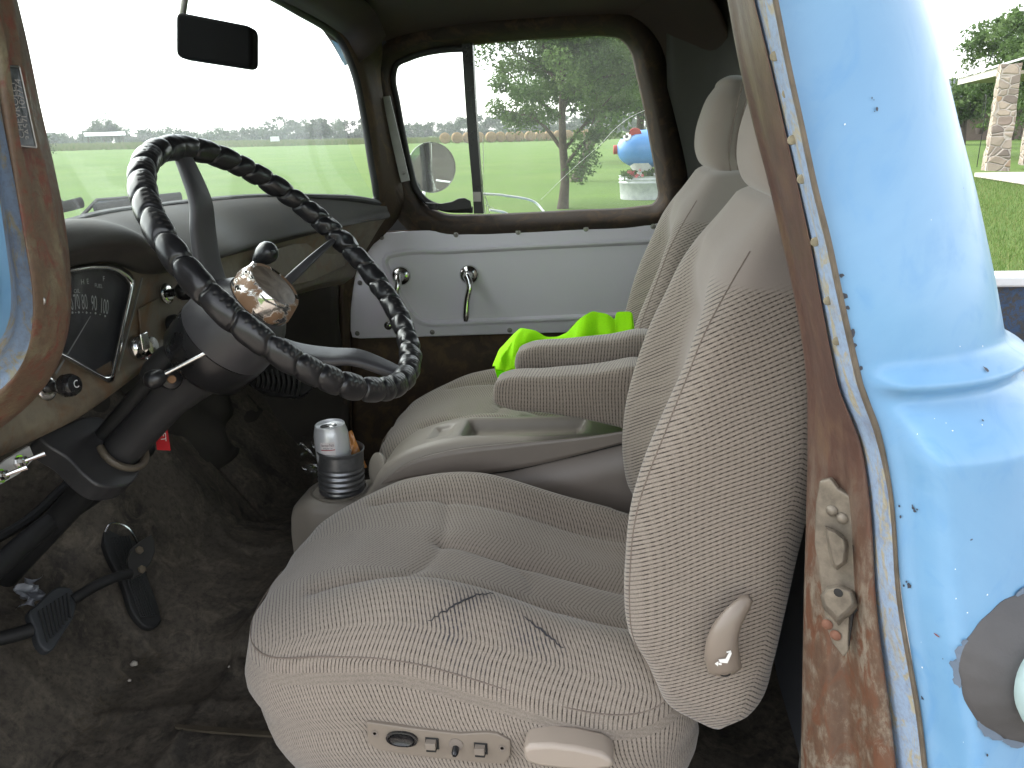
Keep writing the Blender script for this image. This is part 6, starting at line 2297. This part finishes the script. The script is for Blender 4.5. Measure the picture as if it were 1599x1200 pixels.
# ------------------------------------------------------------------ centre console
def build_console():
    y0, y1 = .662, .792
    yc = (y0 + y1) / 2
    # body: profile swept across, rounded shoulders
    top = np.array([(-.585, .84), (-.578, .872), (-.555, .886), (-.50, .886), (-.455, .890), (-.43, .915), (-.405, .955), (-.375, .980), (-.33, 1.000), (-.28, 1.012), (-.20, 1.016), (-.10, 1.020), (.05, 1.026), (.14, 1.03)])
    t = crom(np.c_[top[:, 0], 0 * top[:, 0], top[:, 1]], 110)
    nlat = 40
    u = np.linspace(0, 1, nlat)
    hw = (y1 - y0) / 2
    G = np.zeros((110, nlat + 16, 3))
    for i in range(110):
        x, _, z = t[i]
        w = hw * (1 - .25 * sm(-x, .53, .585))
        s = np.linspace(-1, 1, nlat)
        R = .020
        yy = w * np.sign(s) * (np.abs(s)**.9)
        edge = np.clip((np.abs(yy) - (w - R)) / R, 0, 1)
        zz = z - R * (1 - np.sqrt(np.maximum(1 - edge**2, 0)))
        # tray and coin pocket pressed into the lid
        if -.275 < x < -.04:
            k = sm(x, -.268, -.252) * (1 - sm(x, -.068, -.05))
            zz = zz - .022 * k * (1 - sm(np.abs(yy), w - .034, w - .022))
        if -.325 < x < -.282:
            k = sm(x, -.322, -.316) * (1 - sm(x, -.292, -.286))
            zz = zz - .009 * k * (1 - sm(np.abs(yy), w - .040, w - .034))
        row = np.stack([np.full(nlat, x), yc + yy, zz], 1)
        drop = np.linspace(0, 1, 9)[1:]
        L = np.array([[x, yc - w - .004 * d, zz[0] - d * .30] for d in drop[::-1]])
        Rr = np.array([[x, yc + w + .004 * d, zz[-1] - d * .30] for d in drop])
        G[i] = np.vstack([L, row, Rr])
    front = G[:1].copy()
    front[0, :, 2] -= .24 * 1
    front[0, :, 0] += .01
    front[0, :, 2] = np.minimum(front[0, :, 2], .70)
    G = np.vstack([front, G])
    C = sheet('center_console', G, M_['tan_plastic'], TR)
    # mauve side band under the lid
    b = loft([aty([(596, 756, y0 - .002), (640, 746, y0 - .004), (700, 745, y0 - .0045), (800, 733, y0 - .0045), (955, 696, y0 - .0045), (1060, 668, y0 - .0045)]), aty([(598, 752, y0 - .002), (640, 722, y0 - .004), (700, 704, y0 - .0045), (800, 692, y0 - .0045), (955, 676, y0 - .0045), (1060, 655, y0 - .0045)])], 40, 6)
    sheet('console_band', b, M_['tan_plastic_dark'], C, solid=.003)
    lo = loft([aty([(640, 749, y0 - .003), (700, 748, y0 - .003), (800, 736, y0 - .003), (955, 699, y0 - .003), (1060, 671, y0 - .003)]), [(-.36, y0 - .0035, .72), (-.28, y0 - .0035, .72), (-.17, y0 - .0035, .72), (0, y0 - .0035, .72), (.12, y0 - .0035, .72)]], 20, 6)
    sheet('console_side', lo, M_['tan_plastic_dark'], C, solid=.002)
    MB().tube(aty([(640, 748, y0 - .006), (700, 747, y0 - .006), (800, 735, y0 - .006), (955, 698, y0 - .006), (1060, 669, y0 - .006)]), .0016, 6).build('console_shut_line', M_['black'], C)
    # cup-holder flap standing up, and the well for the tin
    c = at(591, 734, y=.70)
    nn = unit([-.72, -.66, .25])
    MB().lathe(c, nn, [(-.004, .001), (-.004, .028), (-.001, .0305), (.003, .0305), (.005, .028), (.0062, .015), (.0065, .001)], 40).build('cup_holder_flap', M_['tan_plastic'], C)
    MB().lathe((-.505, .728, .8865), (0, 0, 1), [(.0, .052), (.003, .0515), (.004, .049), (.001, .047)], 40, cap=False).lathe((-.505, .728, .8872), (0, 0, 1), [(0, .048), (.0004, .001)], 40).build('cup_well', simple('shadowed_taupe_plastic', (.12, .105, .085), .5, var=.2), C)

    # ribbed tin standing in the well
    p = np.array([-.500, .728, .888])
    tin = Mat('grey_tin')
    f = tin.noise(40, 4, .6)
    tin.col(tin.ramp(f, [(.3, (.16, .165, .175)), (.7, (.26, .265, .275))])).set(rough=.36, metal=.85)
    mb = MB()
    h = .082
    prof = [(0, .040), (.002, .041)]
    for z in np.linspace(.006, h - .006, 60):
        rib = .0011 * math.sin(z / .0105 * 2 * math.pi) * (1 - float(sm(z, .045, .056)))
        prof.append((z, .041 + rib))
    prof += [(h - .003, .0425), (h, .0428), (h + .001, .0418), (h - .001, .0402), (h - .01, .0398), (.004, .0392), (.003, .001)]
    ax = unit([.06, 0, 1])
    mb.lathe(p, ax, prof, 56)
    tag(mb.build('ribbed_tin', tin.m, origin=p), 'grey ribbed tin standing in the console cup holder with a soda can inside', 'tin')
    # soda can in the tin
    q = p + np.array([-.006, -.003, .024])
    root = tag(empty('soda_can', q), 'opened silver soda can with a printed nutrition table inside the ribbed tin', 'soda can')
    R_ = .0305
    H = .105
    al = simple('brushed_silver_can', (.60, .61, .64), .35, .45, var=.10, scale=30, bump=0)
    ax2 = unit([-.02, -.02, 1])
    MB().lathe(q, ax2, [(0, .022), (.006, R_), (H - .020, R_), (H - .010, .0285), (H - .002, .0262), (H, .0262), (H + .001, .0252), (H - .003, .0245), (H - .0045, .022), (H - .004, .001)], 56).build('can_body', al, root)
    a1 = unit(np.cross(ax2, [0, 1, 0]))
    a2 = np.cross(ax2, a1)
    top_ = q + ax2 * (H - .0034)
    th = np.arange(20) * 2 * math.pi / 20
    mk('mouth_hole', top_ + a1 * .010 + (np.cos(th) * .0075)[:, None] * a1 + (np.sin(th) * .0095)[:, None] * a2, [tuple(range(20))], M_['black'], root, smooth=False)
    mb = MB()
    mb.tube(np.array([top_ - a1 * .004 + ax2 * .001 + (math.cos(t) * .009) * a1 * 1.0 + (math.sin(t) * .006) * a2 for t in np.linspace(0, 2 * math.pi, 24)]), .0011, 6, cap=False)
    mb.build('pull_tab', M_['chrome'], root)
    # printed table on the side facing the door
    az0 = math.atan2(CAM[1] - q[1], CAM[0] - q[0]) - .10
    def oncan(a, z, r=R_ + .0003):
        e1 = np.array([1.0, 0, -ax2[0]])
        e2 = np.array([0, 1.0, -ax2[1]])
        return q + ax2 * z + unit(e1) * math.cos(a) * r + unit(e2) * math.sin(a) * r
    def patch(a0, a1_, z0, z1, name, mat_, r):
        A_ = np.linspace(a0, a1_, 14)
        G_ = np.array([[oncan(a, z, r) for a in A_] for z in (z0, z1)])
        return sheet(name, G_, mat_, root)
    white = simple('white_print', (.75, .75, .75), .5, bump=0)
    red = simple('red_print', (.35, .05, .07), .5, bump=0)
    patch(az0 - .62, az0 + .24, H - .050, H - .023, 'label_panel', simple('pale_label', (.70, .66, .66), .4, bump=0), R_ + .0002)
    patch(az0 - .60, az0 + .22, H - .0385, H - .0368, 'label_bar', red, R_ + .0004)
    V, F = text_geo('Nutrition Facts', .0078, (0, 0, 0), (1, 0, 0), (0, 1, 0))
    V2 = np.array([oncan(az0 - .19 + v[0] / R_ * .48, H - .0285 + v[1], R_ + .0005) for v in V])
    mk('label_lettering', V2, F, simple('dark_red_print', (.10, .03, .04), .5, bump=0), root, smooth=False)
    mb = MB()
    V, F = text_geo('serving size 1 can', .0045, (0, 0, 0), (1, 0, 0), (0, 1, 0))
    mk('label_small_print', np.array([oncan(az0 - .19 + v[0] / R_ * .55, H - .0340 + v[1], R_ + .0005) for v in V]), F, M_['black'], root, smooth=False)
    # snack bag leaning in the tin behind the can
    cc = [at(*p_, y=.752) for p_ in ((519, 688), (549, 672), (571, 712), (573, 730), (551, 742), (528, 726))]
    cc = np.array(cc)
    nu_, nv_ = 22, 26
    tl, tr_, br, bl = cc[0], cc[1], cc[3], cc[5]
    n_ = unit(np.cross(tr_ - tl, bl - tl))
    if np.dot(n_, CAM - tl) < 0: n_ = -n_
    U, Vv = np.meshgrid(np.linspace(0, 1, nu_), np.linspace(0, 1, nv_), indexing='ij')
    P = (tl * (1 - U[..., None]) + tr_ * U[..., None]) * (1 - Vv[..., None]) + (bl * (1 - U[..., None]) + br * U[..., None]) * Vv[..., None]
    puff = .011 * np.sin(math.pi * U) ** .6 * np.clip(np.sin(math.pi * np.clip((Vv - .1) / 1.25, 0, 1)), 0, 1) ** .7 + .0018 * np.sin(U * 23 + Vv * 7) * np.sin(Vv * 17)
    bagm = Mat('orange_foil_wrapper')
    f = bagm.noise(60, 4, .6)
    bagm.col(bagm.ramp(f, [(.3, (.36, .13, .025)), (.7, (.50, .21, .045))])).set(rough=.35, spec=.6)
    bagm.bump(bagm.noise(120, 3), .4, .002)
    V = np.vstack([(P + n_ * puff[..., None]).reshape(-1, 3), (P - n_ * (puff * .8 + .0005)[..., None]).reshape(-1, 3)])
    F = gfaces(nu_, nv_) + gfaces(nu_, nv_, base=nu_ * nv_)
    root = tag(empty('snack_bag', P[10, -1]), 'small torn orange snack wrapper with white print stuck in the ribbed tin', 'wrapper')
    mk('wrapper', V, F, bagm.m, root)
    ex_, ey_ = unit(br - bl), unit(tl - bl)
    for txt, u_, v_, sz in (('ng', .42, .56, .013), ('ead', .46, .78, .013)):
        o_ = (tl * (1 - u_) + tr_ * u_) * (1 - v_) + (bl * (1 - u_) + br * u_) * v_
        mk('wrapper_lettering', *text_geo(txt, sz, o_ + n_ * .0128, ex_, ey_), M_['white_letter'], root, smooth=False)
    for v_ in (.22, .42):
        o_ = (tl * .35 + tr_ * .65) * (1 - v_) + (bl * .35 + br * .65) * v_ + n_ * .0122
        MB().tube(np.array([o_ + ex_ * .0062 * math.cos(t) + ey_ * .0062 * math.sin(t) for t in np.linspace(0, 6.283, 24)]), .0009, 5, cap=False).build('wrapper_seal', M_['white_letter'], root)
    o_ = br * .82 + bl * .18 + (tl - bl) * .10 + n_ * .009
    MB().prism(np.array([o_, o_ + ex_ * .008, o_ + ex_ * .008 + ey_ * .014, o_ + ey_ * .006]), n_ * .0008).build('red_corner', simple('red_wrapper_print', (.40, .03, .04), .4, bump=0), root, smooth=False)
    # crumpled clear bag beside the tin
    m = Mat('clear_film')
    trn = m.n('BsdfTransparent')
    gl = m.n('BsdfGlossy')
    gl.inputs['Roughness'].default_value = .12
    mx = m.n('MixShader')
    mx.inputs[0].default_value = .10
    m.l(trn.outputs[0], mx.inputs[1]); m.l(gl.outputs[0], mx.inputs[2]); m.l(mx.outputs[0], m.out.inputs[0])
    pc = at(490, 722, y=.76)
    U, Vv = np.meshgrid(np.linspace(-1, 1, 30), np.linspace(-1, 1, 34), indexing='ij')
    P = np.stack([pc[0] + U * .026 + .006 * np.sin(Vv * 7), pc[1] + .02 * np.cos(U * 1.5) + .008 * np.sin(U * 9 + Vv * 5), pc[2] + Vv * .045 + .006 * np.sin(U * 6)], -1) + rng.normal(0, .0004, (30, 34, 3))
    tag(sheet('plastic_wrapper', P, m.m, smooth=True), 'crumpled clear plastic wrapper left of the ribbed tin', 'wrapper')


build_console()


# ------------------------------------------------------------------ lime mesh vest on the passenger seat
def build_vest():
    m = Mat('lime_mesh_cloth')
    vo = m.n('TexVoronoi', feature='F1')
    vo.inputs['Scale'].default_value = 330
    m.l(m.co.outputs['Object'], vo.inputs['Vector'])
    hole = m.ramp(vo.outputs['Distance'], [(.22, (1, 1, 1)), (.36, (0, 0, 0))])
    m.col(m.mix(m.math('MULTIPLY', hole, .30), (.46, .98, .012), (.20, .55, .01))).set(rough=.7, spec=.2)
    tl = m.n('BsdfTranslucent')
    tl.inputs[0].default_value = (.50, 1.0, .02, 1)
    ad = m.n('MixShader')
    ad.inputs[0].default_value = .35
    m.l(m.b.outputs[0], ad.inputs[1]); m.l(tl.outputs[0], ad.inputs[2]); m.l(ad.outputs[0], m.out.inputs[0])
    # crest and hem lines of the heap, front to back
    crest = aty([(772, 566, .83), (780, 546, .85), (796, 529, .87), (813, 513, .89), (834, 517, .89), (852, 527, .88), (872, 526, .88), (886, 520, .88), (903, 501, .89), (925, 487, .90), (948, 491, .90), (961, 500, .90), (963, 487, .91), (986, 489, .91), (991, 520, .90)])
    near = crest.copy()
    far = crest.copy()
    n = 110
    c = resamp(crest, n)
    for _ in range(2):
        c[1:-1] = .5 * c[1:-1] + .25 * (c[:-2] + c[2:])
    k = np.arange(n)
    nearl = c.copy()
    nearl[:, 1] = .815
    nearl[:, 2] = np.minimum(c[:, 2] - .02, 1.03)
    h = aty([(774, 578, .80), (790, 579, .80), (802, 578, .80), (806, 572, .80)])
    m0 = 40
    hh = resamp(h, m0)
    w = sm(k[:m0] / m0, .75, 1.0)[:, None]
    nearl[:m0] = hh * (1 - w) + nearl[:m0] * w
    farl = c.copy()
    farl[:, 1] = c[:, 1] + .12 + .02 * np.sin(k * .3)
    farl[:, 2] = .985

    def tri(x):
        return np.abs((x / math.pi) % 2 - 1) * 2 - 1

    def folds(s_, amp):
        f1 = tri(k * .22 + s_ * 3.0) + .6 * tri(k * .37 - s_ * 4.0 + 1)
        f2 = tri(k * .17 - s_ * 5.0) + .6 * tri(k * .41 + s_ * 2.0 + 2)
        return np.stack([.002 * f2, amp * f1, amp * f2], 1)
    rows = []
    for s_ in np.linspace(0, 1, 18):
        rows.append(nearl * (1 - s_) + c * s_ + folds(s_, .0045) * (.25 + .75 * math.sin(s_ * math.pi)) + np.outer(np.ones(n), [0, -.006, .006]) * math.sin(s_ * math.pi))
    for s_ in np.linspace(0, 1, 16)[1:]:
        rows.append(c * (1 - s_) + farl * s_ + folds(1 + s_, .006) * (.25 + .75 * math.sin(s_ * math.pi)) - np.outer(np.ones(n), [0, 0, .02]) * math.sin(s_ * math.pi))
    tag(sheet('safety_vest', np.array(rows), m.m, solid=.0010, sharp=22), 'crumpled lime green mesh safety vest lying on the passenger seat', 'vest')


build_vest()


# ------------------------------------------------------------------ red tag on the ignition, debris on the floor
def build_small():
    red = simple('red_ribbon_tag', (.42, .012, .018), .55, var=.1, bump=.1)
    y = .535
    t0, b0 = at(238, 560, y=y), at(256, 706, y=y)
    P = np.array([at(*p, y=y) for p in ((233, 575), (247, 575), (266, 704), (245, 703))])
    root = tag(empty('key_tag', P[3]), 'red ribbon tag with white letters hanging from the ignition behind the column', 'key tag')
    MB().prism(P, [0, .0012, 0]).build('ribbon', red, root, smooth=False)
    ey_ = unit(P[0] - P[3])
    ex_ = unit(np.array([1.0, 0, .15]))
    for txt, px, py in (('A', 241.5, 606), ('FT', 254.5, 683)):
        # letters run down the ribbon
        mk('tag_lettering', *text_geo(txt, .014, at(px, py, y=y - .0008), -ey_, ex_), M_['white_letter'], root, smooth=False)
    MB().tube(crom(np.array([at(226, 552, y=.545), at(232, 566, y=.54), at(240, 577, y=y)]), 10), .0012, 6).build('tag_ring', M_['chrome'], root)

    def onfloor(px, py):
        p = at(px, py, z=.63)
        return p
    for i, (px, py, r) in enumerate(((210, 1039, .0070), (155, 1078, .0062), (202, 1064, .0034), (359, 1043, .0036))):
        p = onfloor(px, py)
        bm = bpy.data.meshes.new('t')
        import bmesh
        b = bmesh.new()
        bmesh.ops.create_icosphere(b, subdivisions=2, radius=r)
        V = np.array([v.co[:] for v in b.verts]) * [1, .8, .65]
        V = V * (1 + .12 * np.sin(V @ np.array([700, 400, 900.]))[:, None])
        F = [tuple(v.index for v in f.verts) for f in b.faces]
        b.free()
        tag(mk('pebble', V + p + [0, 0, r * .5], F, simple('pale_pebble', (.42, .38, .33), .9, var=.2, bump=.2)),
            ('largest pale pebble on the dirty floor below the pedals', 'pale pinkish pebble nearest the door sill on the floor', 'tiny pebble between the two larger floor pebbles', 'small pale pebble on the floor beside the seat front')[i], 'pebble')
    N = 150
    ctr = [(190, 1060), (150, 1110), (120, 1150), (230, 1030), (420, 1100)]
    mb = MB()
    for i in range(N):
        px, py = ctr[i % 5]
        p = onfloor(px + rng.normal(0, 22), py + rng.normal(0, 18)) + [0, 0, .003 + rng.random() * .004]
        a = rng.random() * 6.28
        L = rng.uniform(.003, .016)
        d = np.array([math.cos(a), math.sin(a), rng.normal(0, .1)]) * L
        w = np.array([-math.sin(a), math.cos(a), 0]) * .00035
        mb.add([p - d - w, p - d + w, p + d + w, p + d - w], [(0, 1, 2, 3)])
    tag(mb.build('straw_bits', simple('dry_straw', (.10, .078, .042), .9, bump=0), smooth=False), 'scattered bits of dry straw on the dirty cab floor', 'straw', kind='stuff')
    # strip of bare metal on the floor
    P = np.array([at(*p, z=.632) for p in ((272, 1134), (330, 1138), (440, 1147), (520, 1150), (520, 1156), (430, 1153), (320, 1145), (274, 1139))])
    MB().prism(P, [0, 0, .004]).build('floor_strip', simple('dull_brass_strip', (.075, .06, .04), .6, .3, var=.4, scale=20), TR, smooth=False)
    # grey plastic scrap by the clutch
    pc = at(46, 925, x=-.93)
    U, Vv = np.meshgrid(np.linspace(-1, 1, 16), np.linspace(-1, 1, 16), indexing='ij')
    P = np.stack([pc[0] + .012 * np.sin(U * 5 + Vv * 3), pc[1] + U * .018 + .004 * np.sin(Vv * 8), pc[2] + Vv * .017 + .004 * np.sin(U * 7)], -1) + rng.normal(0, .0005, (16, 16, 3))
    tag(sheet('crumpled_rag', P, simple('grey_film', (.20, .21, .23), .35, var=.3, bump=.2)), 'crumpled grey scrap above the brake pedal pad', 'scrap')


build_small()


# ------------------------------------------------------------------ air: a thin even haze round everything
def build_haze():
    m = bpy.data.materials.new('thin_haze')
    m.use_nodes = True
    t = m.node_tree
    t.nodes.remove(t.nodes['Principled BSDF'])
    v = t.nodes.new('ShaderNodeVolumePrincipled')
    v.inputs['Color'].default_value = (.90, .93, .97, 1)
    v.inputs['Density'].default_value = HAZE
    v.inputs['Anisotropy'].default_value = .3
    t.links.new(v.outputs[0], t.nodes['Material Output'].inputs['Volume'])
    x0, x1, y0, y1, z0, z1 = -420, 300, -60, 420, -1.2, 16
    V = [(x, y, z) for x in (x0, x1) for y in (y0, y1) for z in (z0, z1)]
    F = [(0, 1, 3, 2), (4, 6, 7, 5), (0, 4, 5, 1), (2, 3, 7, 6), (0, 2, 6, 4), (1, 5, 7, 3)]
    tag(mk('haze', V, F, m, smooth=False, origin=(0, 0, 0)), kind='stuff')


HAZE = .00042
build_haze()
